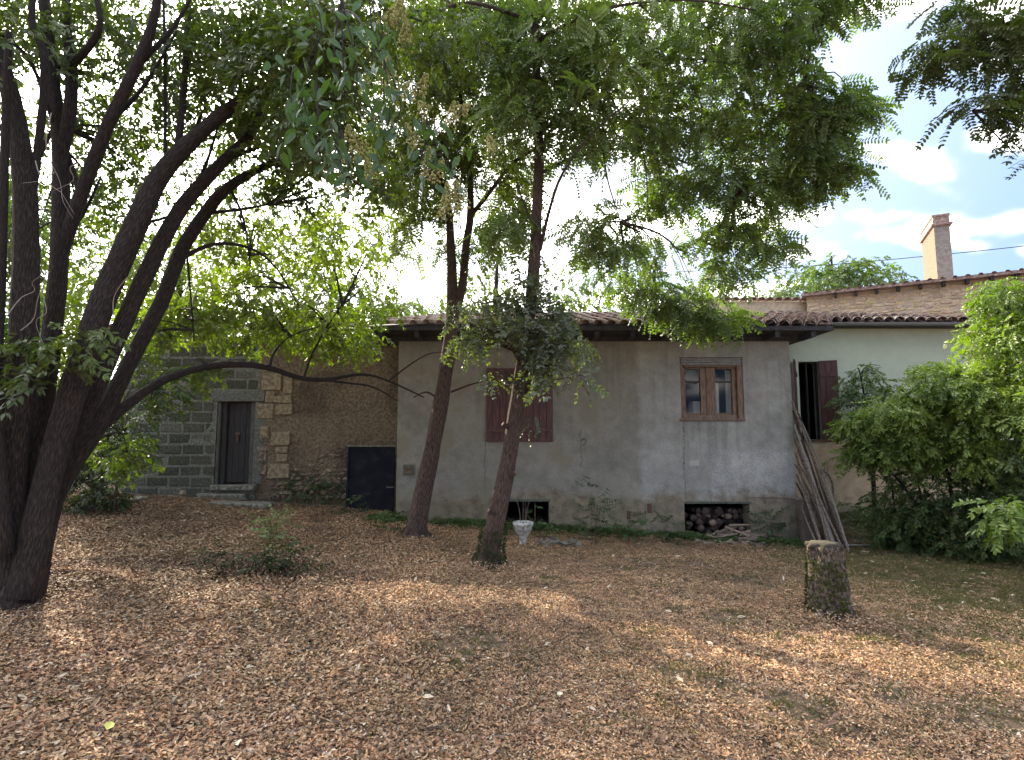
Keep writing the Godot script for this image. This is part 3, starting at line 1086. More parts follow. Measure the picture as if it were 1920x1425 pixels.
# ---- the neighbouring house, set back on the right
func build_neighbour() -> void:
	var o := thing("neighbouring_house", "pale green rendered house set back, with open red shutters beside the leaning poles", "house")
	var D := -NZ
	var x0 := P(1487, 800, 10.3).x + 0.002
	var x1 := 13.5
	var y0 := -0.6
	var y1 := P(1700, 612, D).y
	var rect := func(a: float, b: float, c: float, d: float) -> Array:
		return span(a, b, c, d, D)
	var win: Array = rect.call(1500, 1540, 678, 824)
	var vent: Array = rect.call(1762, 1782, 687, 701)
	var W := x1 - x0
	var H := y1 - y0
	var m := stained("pale_render", W, H, 700, 500, func(px: float, py: float, a: float, b: float, c: float) -> Color:
		var hgt := y0 + py
		var base := Color(0.42, 0.46, 0.36)
		base *= 1.0 + 0.1 * a + 0.06 * b + 0.05 * c
		var low := smoothstep(1.75, 1.45, hgt + 0.1 * b + 0.15 * a)
		base = base.lerp(Color(0.4, 0.3, 0.19) * (1.0 + 0.3 * a + 0.2 * b + 0.2 * c), low)
		base = base.lerp(Color(0.15, 0.13, 0.09), 0.7 * smoothstep(0.5, 0.0, hgt + 0.3 * b))
		return base)
	part(o, "front_wall", holed_wall(x0, x1, y0, y1, NZ, 0.3, [win, vent]), m)
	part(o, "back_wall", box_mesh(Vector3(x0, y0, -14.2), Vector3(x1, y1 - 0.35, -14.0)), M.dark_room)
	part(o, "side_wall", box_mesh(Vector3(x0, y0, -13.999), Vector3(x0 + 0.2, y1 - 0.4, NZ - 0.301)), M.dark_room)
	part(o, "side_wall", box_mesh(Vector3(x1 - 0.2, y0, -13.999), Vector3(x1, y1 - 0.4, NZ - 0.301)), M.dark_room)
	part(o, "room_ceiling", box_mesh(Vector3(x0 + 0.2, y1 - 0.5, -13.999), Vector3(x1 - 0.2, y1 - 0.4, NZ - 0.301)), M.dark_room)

	var lintel: Array = rect.call(1484, 1570, 668, 676)
	# shutters standing open
	for s in 2:
		var sh := Node3D.new()
		sh.name = "shutter" if s == 0 else "shutter_001"
		o.add_child(sh)
		var hinge := P(1498.0 if s == 0 else 1542.0, 824, D - 0.03)
		var turn := 1.05 if s == 0 else 0.35
		sh.position = hinge
		sh.rotation.y = (PI + turn) if s == 0 else -turn
		var hh: float = win[3] - win[1]
		for k in 3:
			var zz := 0.004 * (k % 2)
			part(sh, "plank", worn_mesh(Vector3(0.118, hh + 0.02, 0.03), 0.004), M.shutter_red, Transform3D(Basis(), Vector3(0.065 + k * 0.12, hh / 2, zz)))
		for y in [0.3, hh - 0.3]:
			part(sh, "batten", worn_mesh(Vector3(0.34, 0.09, 0.022), 0.004), M.shutter_red, Transform3D(Basis(), Vector3(0.185, y, 0.028 * (1 if s else -1))))
	var w := Node3D.new()
	w.name = "window"
	o.add_child(w)
	for q in [[1500, 1503, 678, 824], [1537, 1540, 678, 824], [1518.5, 1521, 678, 824]]:
		var b: Array = rect.call(q[0], q[1], q[2], q[3])
		part(w, "frame", worn_mesh(Vector3(b[2] - b[0], b[3] - b[1], 0.06), 0.005), M.shutter_red if q[0] < 1510 else M.old_wood, Transform3D(Basis(), Vector3((b[0] + b[2]) / 2, (b[1] + b[3]) / 2, NZ - 0.14)))
	var sl: Array = rect.call(1496, 1570, 825, 829)
	part(w, "sill", worn_mesh(Vector3(sl[2] - sl[0], 0.045, 0.3), 0.008), M.rust, Transform3D(Basis(), Vector3((sl[0] + sl[2]) / 2, win[1] - 0.025, NZ - 0.03)))
	# gutter with brackets
	var gy := P(1700, 606, D + -0.35).y
	var g := tool()
	var n := 7
	var gx0 := P(1562, 600, 12.1).x
	for k in n:
		var a := PI + PI * k / n
		var b := PI + PI * (k + 1) / n
		var pa := Vector3(0, sin(a) * 0.06, cos(a) * 0.06)
		var pb := Vector3(0, sin(b) * 0.06, cos(b) * 0.06)
		var e0 := Vector3(gx0, gy, NZ + 0.4)
		var e1 := Vector3(x1, gy, NZ + 0.4)
		quad(g, e0 + pb, e0 + pa, e1 + pa, e1 + pb)
		quad(g, e0 + pa * 0.93, e0 + pb * 0.93, e1 + pb * 0.93, e1 + pa * 0.93)
	part(o, "gutter", flat(g), M.gutter)
	var sof := tool()
	sof.set_smooth_group(-1)
	box(sof, Vector3(x0, gy - 0.05, NZ - 0.3), Vector3(x1, gy - 0.02, NZ + 0.33))
	part(o, "soffit", flat(sof), M.soffit)
	# lean-to roof whose tiles run up to the turned brick house
	var roof := Node3D.new()
	roof.name = "roof"
	o.add_child(roof)
	var ez := NZ + 0.42
	var ey := P(1700, 603, -ez).y
	var run := func(x: float) -> float:
		return maxf(0.0, -((x - 7.3) * SKEW.x + (ez + 14.0) * SKEW.z)) + 0.1
	var deck := tool()
	deck.set_smooth_group(-1)
	var dir := SKEW + Vector3(0, 0.25, 0)
	for k in 9:
		var xa := lerpf(5.2, 10.6, k / 9.0)
		var xb := lerpf(5.2, 10.6, (k + 1) / 9.0)
		var a := Vector3(xa, ey - 0.02, ez)
		var b := Vector3(xb, ey - 0.02, ez)
		quad(deck, a, b, b + dir * (run.call(xb) + 0.2), a + dir * (run.call(xa) + 0.2))
		quad(deck, a - Vector3(0, 0.04, 0), b - Vector3(0, 0.04, 0), b, a)
	part(roof, "roof_deck", flat(deck), M.tile)
	lay_tiles(roof, 5.3, 10.5, ez + 0.06, ey, 0.25, run, 2)


# ---- the turned brick house behind, with its chimney
func build_brick_house() -> void:
	var o := thing("brick_house", "old brick house turned at an angle behind the tiled lean-to, with a tall chimney", "house")
	var at := Vector3(7.3, 0, -14.0)
	var along := Vector3(0.8745, 0, 0.485)
	var t := Transform3D(Basis(along, Vector3.UP, along.cross(Vector3.UP)), at)
	var top := P(1525, 558, 14.0).y
	part(o, "brick_wall", box_mesh(Vector3(0, 3.4, -0.3), Vector3(4.6, top, 0)), M.brick_mortar, t)
	var st := tool()
	st.set_smooth_group(-1)
	var r := RandomNumberGenerator.new()
	r.seed = 12
	var y := 4.0
	while y < top - 0.04:
		var x := r.randf_range(0.0, 0.1)
		var hh := r.randf_range(0.05, 0.085)
		while x < 4.5:
			var ww := r.randf_range(0.07, 0.22)
			var s := r.randf_range(0.65, 1.2)
			st.set_color(Color(s, s * r.randf_range(0.9, 1.1), s * r.randf_range(0.8, 1.25)))
			worn_box(st, Vector3(ww, hh, 0.05), 0.012, 0.012, Transform3D(Basis(Vector3.BACK, r.randf_range(-0.08, 0.08)), Vector3(x + ww * 0.5, y + r.randf_range(-0.012, 0.012), -0.012 + r.randf_range(-0.008, 0.008))), r)
			x += ww + 0.02
		y += hh + 0.018
	var bricks := part(o, "bricks", flat(st), M.brick_old, t)
	bricks.set_meta("kind", "stuff")
	# verge: boards, rafter ends and tiles along the top
	part(o, "verge_board", box_mesh(Vector3(-0.1, top, -0.35), Vector3(4.7, top + 0.035, 0.22)), M.tile, t)
	for k in 10:
		part(o, "rafter_end", box_mesh(Vector3(0.6 + k * 0.42, top - 0.1, 0.03), Vector3(0.66 + k * 0.42, top, 0.19)), M.old_wood, t)
	var roof := tool()
	roof.set_smooth_group(-1)
	box(roof, Vector3(-0.1, 0, -3.5), Vector3(4.7, 0.06, 0.2), t * Transform3D(Basis(Vector3.RIGHT, 0.12), Vector3(0, top + 0.037, 0)))
	part(o, "roof", flat(roof), M.tile)
	for k in 21:
		part(o, "verge_tile", canal_tile(4), M.tile if k % 3 else M.tile_pale, t * facing(Vector3(0, 0.12, -1), 0, 0.5, Vector3(0.0 + k * 0.225, top + 0.055, 0.24)))
	# beige strip of wall with its own tile coping
	var a := P(1290, 600, 14.2)
	var b := P(1527, 565, 14.2)
	part(o, "upper_wall", box_mesh(Vector3(a.x, 3.6, -14.5), Vector3(b.x, b.y, -14.2)), M.beige_render)
	var x := a.x
	while x < b.x - 0.05:
		part(o, "coping_tile", canal_tile(5), M.tile, facing(Vector3(0, 0.15, -1), 0, 1.0, Vector3(x + 0.1, b.y + 0.005, -14.08)))
		x += 0.215
	# chimney
	var c := Node3D.new()
	c.name = "chimney"
	o.add_child(c)
	var base := P(1768, 525, 13.4)
	var ct := Transform3D(Basis(Vector3.UP, -0.44), Vector3(base.x + 0.06, base.y - 0.35, base.z))
	var ch := P(1768, 420, 13.4).y - base.y + 0.35
	part(c, "shaft", box_mesh(Vector3(-0.16, 0, -1.3), Vector3(0.16, ch, 0)), M.chimney_brick, ct)
	part(c, "front_render", box_mesh(Vector3(-0.157, 0.0, 0.001), Vector3(0.157, ch, 0.03)), M.chimney_grey, ct)
	part(c, "collar", worn_mesh(Vector3(0.42, 0.05, 1.46), 0.01), M.tile, ct * Transform3D(Basis(), Vector3(0, ch - 0.02, -0.64)))
	part(c, "crown_course", box_mesh(Vector3(-0.16, ch + 0.005, -1.3), Vector3(0.16, ch + 0.18, 0.02)), M.tile, ct)
	for k in 6:
		part(c, "crown_brick", worn_mesh(Vector3(0.36, 0.06, 0.2), 0.01), M.tile_pale if k % 2 else M.tile, ct * Transform3D(Basis(), Vector3(0, ch + 0.215, -0.08 - k * 0.23)))
	part(c, "foot_flashing", worn_mesh(Vector3(0.5, 0.1, 1.6), 0.02), M.chimney_grey, ct * Transform3D(Basis(), Vector3(0, 0.3, -0.64)))


# ---- trees that stand in the yard
func build_trees() -> void:
	var privet := [spray_simple(1, 6, 0.3, 0.1, 0.042, 0.25), spray_simple(2, 5, 0.26, 0.11, 0.045, 0.5), spray_simple(3, 7, 0.34, 0.09, 0.04, 0.1)]
	var locust := [spray_pinnate(4, 4, 8, 0.28, 0.05, 0.024), spray_pinnate(5, 5, 7, 0.25, 0.048, 0.024), spray_pinnate(6, 3, 9, 0.3, 0.055, 0.026)]
	M["privet_sprays"] = privet
	M["locust_sprays"] = locust
	# the many-stemmed privet on the left
	var root := G(40, 1125)
	var a := thing("privet_tree", "big privet tree with many dark stems fanning out, beside the block wall", "tree", root)
	var bk: Material = M.bark_dark
	limb(a, "trunk", [[15, 1170, 5.2, 180], [22, 1110, 5.22, 150], [36, 1040, 5.25, 110], [50, 980, 5.3, 80]], bk, 16, 0.16)
	limb(a, "stem", [[10, 1130, 5.15, 105], [18, 900, 5.2, 82], [40, 700, 5.2, 80], [48, 520, 5.2, 72], [45, 340, 5.2, 64], [20, 180, 5.2, 54], [-30, 40, 5.2, 40]], bk, 14)
	limb(a, "stem", [[45, 1110, 5.3, 80], [60, 900, 5.4, 62], [95, 650, 5.5, 56], [112, 450, 5.6, 52], [112, 280, 5.7, 45], [95, 120, 5.8, 38], [75, -80, 5.9, 28]], bk, 12)
	limb(a, "stem", [[40, 1120, 5.15, 95], [90, 900, 5.25, 74], [140, 720, 5.35, 75], [195, 560, 5.5, 74], [255, 420, 5.6, 68], [300, 330, 5.7, 58], [370, 255, 5.8, 46], [450, 190, 5.9, 38], [540, 140, 6, 26], [640, 60, 6.1, 16]], bk, 14)
	limb(a, "stem", [[50, 1115, 5.3, 80], [98, 930, 5.5, 50], [174, 740, 5.6, 54], [225, 620, 5.7, 55], [280, 500, 5.8, 50], [340, 390, 6, 46], [420, 300, 6.2, 34], [480, 235, 6.4, 27], [520, 100, 6.6, 20], [540, -80, 6.8, 14]], bk, 12)
	limb(a, "stem", [[58, 1115, 5.35, 80], [98, 935, 5.5, 60], [178, 805, 5.7, 56], [238, 690, 5.9, 45], [300, 570, 6.1, 45], [340, 470, 6.3, 43], [385, 400, 6.5, 39], [430, 350, 6.6, 32], [500, 310, 6.8, 22], [580, 285, 7, 15], [650, 240, 7.2, 9]], bk, 12)
	limb(a, "branch", [[172, 815, 5.68, 44], [232, 764, 5.9, 34], [300, 716, 6.2, 27], [370, 692, 6.5, 22], [440, 683, 6.8, 21], [500, 689, 7.1, 19], [560, 708, 7.3, 16], [610, 712, 7.5, 12], [680, 702, 7.8, 9], [730, 715, 8.0, 7], [795, 745, 8.2, 4]], bk, 9)
	limb(a, "branch", [[590, 710, 7.42, 9], [650, 718, 7.6, 7], [700, 726, 7.7, 6], [745, 752, 7.9, 3]], bk, 6)
	limb(a, "branch", [[570, 708, 7.35, 8], [585, 665, 7.4, 7], [615, 610, 7.5, 6], [650, 560, 7.6, 3]], bk, 6)
	limb(a, "branch", [[505, 690, 7.1, 9], [515, 660, 7.1, 7], [545, 630, 7.2, 5], [600, 612, 7.3, 3]], bk, 6)
	limb(a, "branch", [[730, 714, 8.0, 6], [760, 690, 8.1, 5], [800, 665, 8.2, 4], [830, 660, 8.3, 2]], bk, 6)
	limb(a, "branch", [[112, 480, 5.6, 42], [150, 370, 5.6, 42], [205, 230, 5.5, 40], [258, 120, 5.4, 34], [292, 20, 5.3, 26], [300, -90, 5.2, 20]], bk, 10)
	limb(a, "branch", [[112, 310, 5.7, 38], [134, 180, 5.7, 38], [126, 60, 5.8, 28], [120, -70, 5.8, 22]], bk, 10)
	limb(a, "branch", [[132, 125, 5.7, 26], [165, 90, 5.6, 24], [188, 40, 5.5, 19], [168, -50, 5.5, 15]], bk, 8)
	limb(a, "branch", [[310, 330, 5.75, 12], [309, 100, 5.8, 10], [305, -50, 5.8, 8]], bk, 7)
	limb(a, "branch", [[330, 310, 5.75, 24], [346, 150, 6, 21], [356, -50, 6.1, 17]], bk, 8)
	limb(a, "branch", [[468, 240, 6.35, 18], [472, 120, 6.6, 16], [485, 30, 6.6, 13], [480, -60, 6.6, 10]], bk, 8)
	limb(a, "branch", [[55, 420, 5.25, 22], [85, 130, 5.2, 26], [60, 40, 5.2, 20], [70, -60, 5.2, 14]], bk, 8)
	limb(a, "branch", [[4, 1040, 5.0, 60], [-8, 760, 5, 40], [2, 480, 5, 28], [10, 250, 5, 24], [16, 60, 5, 20]], bk, 9)
	limb(a, "branch", [[100, 230, 5.6, 14], [60, 120, 5.4, 12], [10, 70, 5.3, 10], [-40, 50, 5.2, 8]], bk, 7)
	limb(a, "branch", [[330, 490, 6.2, 16], [400, 458, 6.5, 12], [470, 466, 6.7, 9], [520, 505, 6.9, 6], [560, 575, 7.1, 3]], bk, 7)
	limb(a, "branch", [[350, 470, 6.3, 8], [358, 560, 6.5, 6], [364, 640, 6.6, 4]], bk, 6)
	limb(a, "branch", [[640, 60, 6.1, 14], [720, 20, 5.4, 10], [790, 40, 4.8, 7]], bk, 7)
	limb(a, "branch", [[560, 130, 6.0, 14], [610, 60, 4.8, 12], [650, 20, 3.8, 9], [690, 60, 3.2, 6]], bk, 7)
	for q in [[300, 330, 5.75, 380, 210, 6.2, 12], [255, 420, 5.65, 330, 400, 6.1, 9], [420, 300, 6.2, 540, 240, 6.6, 11], [150, 370, 5.6, 95, 210, 5.9, 14], [205, 230, 5.5, 330, 60, 5.8, 12], [385, 400, 6.5, 520, 380, 7.0, 9], [112, 450, 5.6, 190, 330, 6.0, 10], [340, 390, 6.0, 420, 200, 6.3, 10], [258, 120, 5.4, 380, -40, 5.6, 13], [480, 235, 6.4, 620, 130, 6.4, 10], [45, 340, 5.2, -20, 200, 5.3, 14], [430, 350, 6.6, 470, 500, 7.0, 7]]:
		limb(a, "branch", [[q[0], q[1], q[2], q[6] * 1.5], [lerpf(q[0], q[3], 0.45) + 8, lerpf(q[1], q[4], 0.4), lerpf(q[2], q[5], 0.5), q[6] * 1.1], [q[3], q[4], q[5], q[6] * 0.6]], bk, 7)
	var tr := RandomNumberGenerator.new()
	tr.seed = 64
	for q in [[85, 215, 128, 410, 5], [70, 300, 140, 395, 4], [105, 330, 40, 345, 3], [20, 590, 92, 505, 4], [75, 505, 80, 650, 4], [40, 620, 96, 520, 3], [150, 300, 110, 360, 3], [200, 590, 262, 470, 4]]:
		var pts := []
		var rad := []
		for k in int(q[4]) + 1:
			var t: float = float(k) / q[4]
			pts.append(P(lerpf(q[0], q[2], t) + tr.randf_range(-14, 14), lerpf(q[1], q[3], t) + tr.randf_range(-10, 10), 4.85 + tr.randf_range(-0.06, 0.06)) - root)
			rad.append(0.005 * (1.0 - 0.7 * t))
		part(a, "dead_twig", tube_mesh(pts, rad, 5, 4, 0.1), M.bark_pale)
	crown(a, privet, M.leaf_privet, [
		[-40, 60, 5.5, 140, 160, 1.0, 189], [90, 40, 6.2, 130, 120, 1.2, 231], [220, 60, 6.6, 120, 120, 1.2, 210], [330, 80, 6.8, 110, 120, 1.2, 231], [430, 60, 6.2, 90, 130, 0.9, 294], [150, 220, 7.0, 120, 90, 0.9, 126], [260, 230, 7.2, 90, 80, 0.8, 105], [400, 200, 6.8, 110, 80, 0.8, 189], [540, 90, 5.6, 110, 120, 0.9, 357], [520, 240, 6.6, 100, 70, 0.8, 189], [600, 200, 5.2, 90, 110, 0.8, 273], [640, 40, 5.0, 110, 90, 0.8, 273], [60, 330, 7.0, 130, 120, 0.7, 105], [230, 350, 7.4, 90, 60, 0.6, 84], [20, 470, 6.6, 60, 100, 0.5, 94], [560, 330, 7.0, 90, 60, 0.6, 126], [360, 690, 6.8, 50, 30, 0.3, 29], [300, 740, 6.4, 60, 40, 0.3, 37], [260, 640, 7.0, 50, 60, 0.4, 50], [120, 640, 5.0, 90, 50, 0.35, 40], [40, 690, 4.9, 60, 60, 0.3, 24], [230, 840, 6.6, 50, 45, 0.3, 54], [270, 330, 8.0, 130, 120, 0.6, 150], [440, 330, 8.0, 90, 100, 0.6, 120], [150, 430, 8.2, 150, 120, 0.6, 150], [820, 60, 6.0, 90, 70, 0.7, 147], [720, 330, 6.4, 60, 60, 0.5, 94]],
		1001, Color(0.05, 0.075, 0.03), Color(0.14, 0.18, 0.055), 0.55, 0.9, 0.35, bk)
	crown(a, privet, M.leaf_privet, [
		[420, 430, 7.4, 90, 60, 0.6, 115], [440, 560, 7.6, 110, 55, 0.6, 231], [560, 600, 7.8, 100, 50, 0.6, 189], [350, 590, 7.2, 70, 50, 0.5, 147], [640, 640, 8.0, 60, 40, 0.4, 84], [500, 470, 8.4, 110, 90, 0.6, 170], [640, 480, 8.6, 90, 90, 0.6, 130], [620, 420, 7.4, 110, 70, 0.6, 120], [330, 600, 8.6, 110, 60, 0.5, 200], [470, 620, 8.8, 120, 40, 0.5, 220], [620, 620, 9.0, 100, 40, 0.5, 190], [700, 560, 8.8, 70, 50, 0.5, 100]],
		1011, Color(0.1, 0.145, 0.035), Color(0.3, 0.36, 0.08), 0.5, 0.85, 0.35, bk, "lower_crown")  # lighter leaf colours paint in sunlight shining through these lower clumps
	# the near, large-leaved shoots of the same tree
	var lr := RandomNumberGenerator.new()
	lr.seed = 31
	var shapes := []
	for k in 6:
		var st := tool()
		st.set_smooth_group(-1)
		var s := lr.randf_range(0.8, 1.2)
		leaf(st, Vector3.ZERO, Vector3(1, 0, 0), Vector3.UP, 0.105 * lr.randf_range(0.85, 1.15), 0.045, 0.14, lr.randf_range(0.0, 0.25), Color(s * 0.07, s * 0.12, s * 0.065))
		shapes.append(flat(st))
	for c in [[575, 60, 3.3, 60, 110], [650, 130, 3.0, 70, 120], [600, 240, 3.1, 55, 80], [700, 60, 3.2, 50, 80], [650, 310, 3.3, 60, 60], [730, 200, 3.4, 50, 80], [810, 290, 3.6, 60, 60], [560, 190, 3.4, 40, 60]]:
		var from := P(c[0] - 10, c[1] - c[4] * 1.1, c[2] + 0.2)
		var st := tool()
		for k in 3:
			tube(st, [from - root, P(c[0] + lr.randf_range(-0.5, 0.5) * c[3], c[1], c[2]) - root, P(c[0] + lr.randf_range(-0.9, 0.9) * c[3], c[1] + c[4] * 0.8, c[2] - 0.05) - root], [0.006, 0.004, 0.002], 5, 4, 0.0, false)
		part(a, "shoot", flat(st), bk)
		for k in 34:
			var at := P(c[0] + lr.randfn() * c[3] * 0.5, c[1] + lr.randfn() * c[4] * 0.5, c[2] + lr.randfn() * 0.12)
			var yaw := lr.randf() * TAU
			part(a, "leaf", shapes[lr.randi() % 6], M.leaf_privet, facing(Vector3(cos(yaw) * 0.7, lr.randf_range(-1.2, -0.1), sin(yaw) * 0.7), lr.randf_range(-1.5, 1.5), 1.0, at - root))
	# flower panicles
	var fl := tool()
	fl.set_smooth_group(-1)
	for k in 90:
		var t := lr.randf()
		var rr := 0.045 * (1.0 - t) + 0.006
		var an := lr.randf() * TAU
		var c := Vector3(cos(an) * rr, t * 0.16, sin(an) * rr)
		var s := lr.randf_range(0.75, 1.25)
		fl.set_color(Color(0.3 * s, 0.29 * s, 0.1 * s))
		box(fl, -Vector3.ONE * 0.004, Vector3.ONE * 0.004, Transform3D(Basis(Vector3(lr.randf(), 1, lr.randf()).normalized(), lr.randf() * 3.0), c))
		if k % 3 == 0:
			twig(fl, Vector3(0, t * 0.14, 0), c, 0.0015, Color(0.2, 0.2, 0.08))
	var panicle := flat(fl)
	for q in [[725, 40], [750, 30], [760, 75], [735, 150], [745, 175], [800, 200], [845, 225], [785, 270], [690, 275], [815, 330], [850, 370], [835, 395], [870, 380], [700, 330], [660, 290], [805, 320], [860, 200], [780, 180], [930, 275], [640, 345]]:
		var at := P(q[0], q[1] + 15, 4.2 + lr.randf_range(-0.3, 0.6))
		part(a, "flower_panicle", panicle, M.flower, Transform3D(Basis(Vector3(lr.randfn(), 0, lr.randfn()).normalized(), lr.randf_range(-0.7, 0.7)).scaled(Vector3.ONE * lr.randf_range(1.1, 1.6)), at - root))

	# leaning tree close to the wall
	root = G(780, 1008)
	var b := thing("leaning_tree", "leaning two-topped tree growing by the wall corner, behind the thicker straight trunk", "tree", root)
	bk = M.bark_brown
	var dd := -root.z
	limb(b, "trunk", [[777, 1020, dd, 82], [782, 990, dd, 62], [792, 930, dd, 55], [812, 830, dd - .05, 51], [832, 720, dd - .1, 46], [845, 630, dd - .15, 42], [848, 540, dd - .2, 34], [845, 460, dd - .2, 28], [838, 380, dd - .2, 22], [800, 250, dd - .2, 14]], bk, 14, 0.12)
	limb(b, "limb", [[845, 620, dd - .15, 30], [866, 540, dd - .2, 27], [874, 460, dd - .2, 25], [882, 400, dd - .25, 24], [878, 290, dd - .3, 16], [860, 150, dd - .4, 11], [850, -20, dd - .5, 8]], bk, 10)
	limb(b, "limb", [[882, 405, dd - .25, 15], [920, 358, dd - .4, 13], [960, 308, dd - .6, 12], [1000, 280, dd - .8, 9], [1040, 250, dd - .9, 5]], bk, 8)
	limb(b, "limb", [[846, 735, dd - .12, 8], [880, 722, dd - .2, 6], [915, 712, dd - .3, 3]], bk, 6)
	limb(b, "limb", [[824, 750, dd - .1, 8], [800, 735, dd - .2, 6], [775, 745, dd - .3, 4]], bk, 6)
	crown(b, locust, M.leaf_locust, [
		[820, 330, 8.6, 90, 90, 0.8, 80], [900, 260, 8.4, 90, 90, 0.8, 110], [780, 220, 8.4, 90, 90, 0.8, 90], [860, 120, 8.2, 110, 90, 0.9, 120], [760, 90, 8.4, 100, 90, 0.9, 90], [900, 20, 8.2, 120, 80, 0.8, 100],
		[880, 470, 8.9, 50, 60, 0.4, 26], [740, 300, 8.8, 80, 80, 0.7, 90], [680, 200, 9.2, 90, 100, 0.7, 110], [960, 330, 9.0, 60, 80, 0.6, 70], [930, 140, 9.0, 90, 100, 0.8, 110], [800, 20, 9.2, 130, 90, 0.8, 130], [770, 420, 8.8, 60, 60, 0.4, 36], [950, 400, 8.6, 40, 60, 0.4, 30]],
		1002, Color(0.09, 0.12, 0.045), Color(0.24, 0.26, 0.085), 0.8, 1.2, 0.5, bk)

	# the thicker tree in front of the red shutters
	root = G(915, 1062)
	dd = -root.z
	var c := thing("locust_tree", "tall locust tree with reddish trunk and drooping feathery leaves, in front of red shutters", "tree", root)
	limb(c, "trunk", [[913, 1080, dd, 92], [917, 1050, dd, 66], [926, 1000, dd, 57], [940, 930, dd, 54], [957, 840, dd, 50], [970, 750, dd - .05, 46], [986, 640, dd - .1, 42], [998, 540, dd - .1, 38], [1006, 420, dd - .1, 35], [1010, 300, dd - .1, 31], [1008, 180, dd - .15, 27], [1003, 60, dd - .2, 24], [1000, -120, dd - .2, 17]], bk, 16, 0.13)
	limb(c, "limb", [[1012, 470, dd - .1, 13], [1030, 395, dd - .3, 11], [1055, 325, dd - .5, 9], [1110, 250, dd - .6, 6], [1180, 190, dd - .7, 4]], bk, 8)
	limb(c, "limb", [[1006, 260, dd - .1, 14], [1080, 190, dd - .1, 11], [1180, 130, dd, 9], [1290, 110, dd + .1, 7], [1420, 130, dd + .2, 5], [1540, 170, dd + .2, 3]], bk, 8)
	limb(c, "limb", [[1006, 330, dd - .1, 12], [1090, 290, dd + .3, 10], [1200, 280, dd + .5, 8], [1320, 320, dd + .6, 6], [1400, 380, dd + .6, 3]], bk, 8)
	limb(c, "limb", [[1003, 80, dd - .1, 13], [1120, 20, dd - .3, 10], [1280, 0, dd - .5, 7], [1420, 20, dd - .6, 4]], bk, 8)
	limb(c, "limb", [[1010, 440, dd - .1, 9], [985, 390, dd - .2, 7], [968, 340, dd - .2, 5]], bk, 6)
	limb(c, "limb", [[1180, 210, dd, 6], [1200, 260, dd - .1, 5], [1212, 330, dd - .1, 4], [1214, 385, dd - .1, 2]], bk, 6)
	limb(c, "limb", [[1130, 280, dd, 6], [1140, 340, dd - .1, 5], [1155, 390, dd - .1, 4], [1166, 425, dd - .1, 2]], bk, 6)
	limb(c, "limb", [[1000, 40, dd - .2, 14], [880, 5, 6.4, 11], [800, 35, 6.1, 8], [745, 85, 5.9, 4]], bk, 7)
	crown(c, locust, M.leaf_locust, [
		[1040, 40, 7.2, 120, 90, 1.0, 150], [1180, 20, 7.4, 120, 90, 1.0, 115], [1320, 20, 7.3, 120, 90, 1.0, 90], [1450, 20, 7.2, 110, 80, 0.8, 115], [1560, -20, 7.2, 90, 60, 0.6, 90], [1050, 150, 7.2, 110, 80, 0.9, 150],
		[1180, 130, 7.4, 120, 80, 1.0, 110], [1320, 130, 7.6, 120, 80, 1.0, 95], [1450, 120, 7.6, 100, 80, 0.8, 95], [1540, 190, 7.6, 80, 50, 0.6, 110], [1610, 195, 7.6, 45, 28, 0.3, 40], [1440, 230, 7.8, 110, 70, 0.7, 95],
		[1310, 230, 7.8, 110, 80, 0.9, 90], [1190, 230, 7.6, 90, 70, 0.9, 110], [1540, 270, 7.6, 65, 40, 0.5, 75], [1580, 310, 7.6, 35, 25, 0.3, 26], [1400, 330, 7.8, 100, 60, 0.6, 95], [1490, 340, 7.8, 60, 40, 0.4, 60],
		[1290, 340, 7.8, 90, 60, 0.7, 62], [1410, 420, 7.9, 70, 50, 0.5, 48], [1460, 455, 7.9, 45, 25, 0.3, 24], [1330, 440, 8.0, 60, 50, 0.5, 34], [1230, 350, 7.8, 40, 60, 0.4, 30], [1360, 500, 8.0, 45, 35, 0.3, 26],
		[1100, 420, 7.3, 40, 60, 0.4, 34], [1160, 440, 7.4, 40, 60, 0.4, 38], [950, 420, 7.0, 35, 60, 0.3, 34], [1080, 260, 7.2, 60, 60, 0.6, 55], [1230, 470, 8.2, 40, 40, 0.3, 18], [1270, 560, 8.6, 80, 35, 0.5, 70], [1330, 590, 8.8, 60, 28, 0.4, 55], [1180, 520, 8.6, 50, 40, 0.4, 30],
		[960, 200, 7.0, 60, 80, 0.6, 60], [940, 60, 7.0, 70, 80, 0.7, 70]],
		1003, Color(0.1, 0.15, 0.065), Color(0.27, 0.335, 0.13), 0.8, 1.2, 0.55, bk)
	var small := [spray_simple(14, 6, 0.22, 0.055, 0.03, 0.4), spray_simple(15, 7, 0.26, 0.05, 0.028, 0.6)]
	M["small_sprays"] = small
	var sk := RandomNumberGenerator.new()
	sk.seed = 140
	var tufts := [[1085, 655, dd - .4, 18, 34, 0.12, 20], [1090, 705, dd - .4, 14, 18, 0.1, 7], [865, 585, dd + .2, 34, 26, 0.2, 20], [885, 650, dd - .2, 18, 24, 0.15, 12], [920, 705, dd - .25, 20, 20, 0.15, 10], [1030, 560, dd - .2, 30, 22, 0.2, 22], [1000, 500, dd - .05, 30, 30, 0.2, 18], [955, 540, dd - .1, 26, 26, 0.2, 16]]
	for k in 30:
		tufts.append([985 + sk.randfn() * 52, 625 + sk.randfn() * 42, dd - 0.25 + sk.randfn() * 0.18, sk.randf_range(14, 30), sk.randf_range(12, 26), 0.12, sk.randi_range(9, 24)])
	crown(c, small, M.leaf_privet, tufts, 1004, Color(0.11, 0.135, 0.1), Color(0.24, 0.265, 0.19), 0.7, 1.25, 0.4, bk, "sucker_leaves")
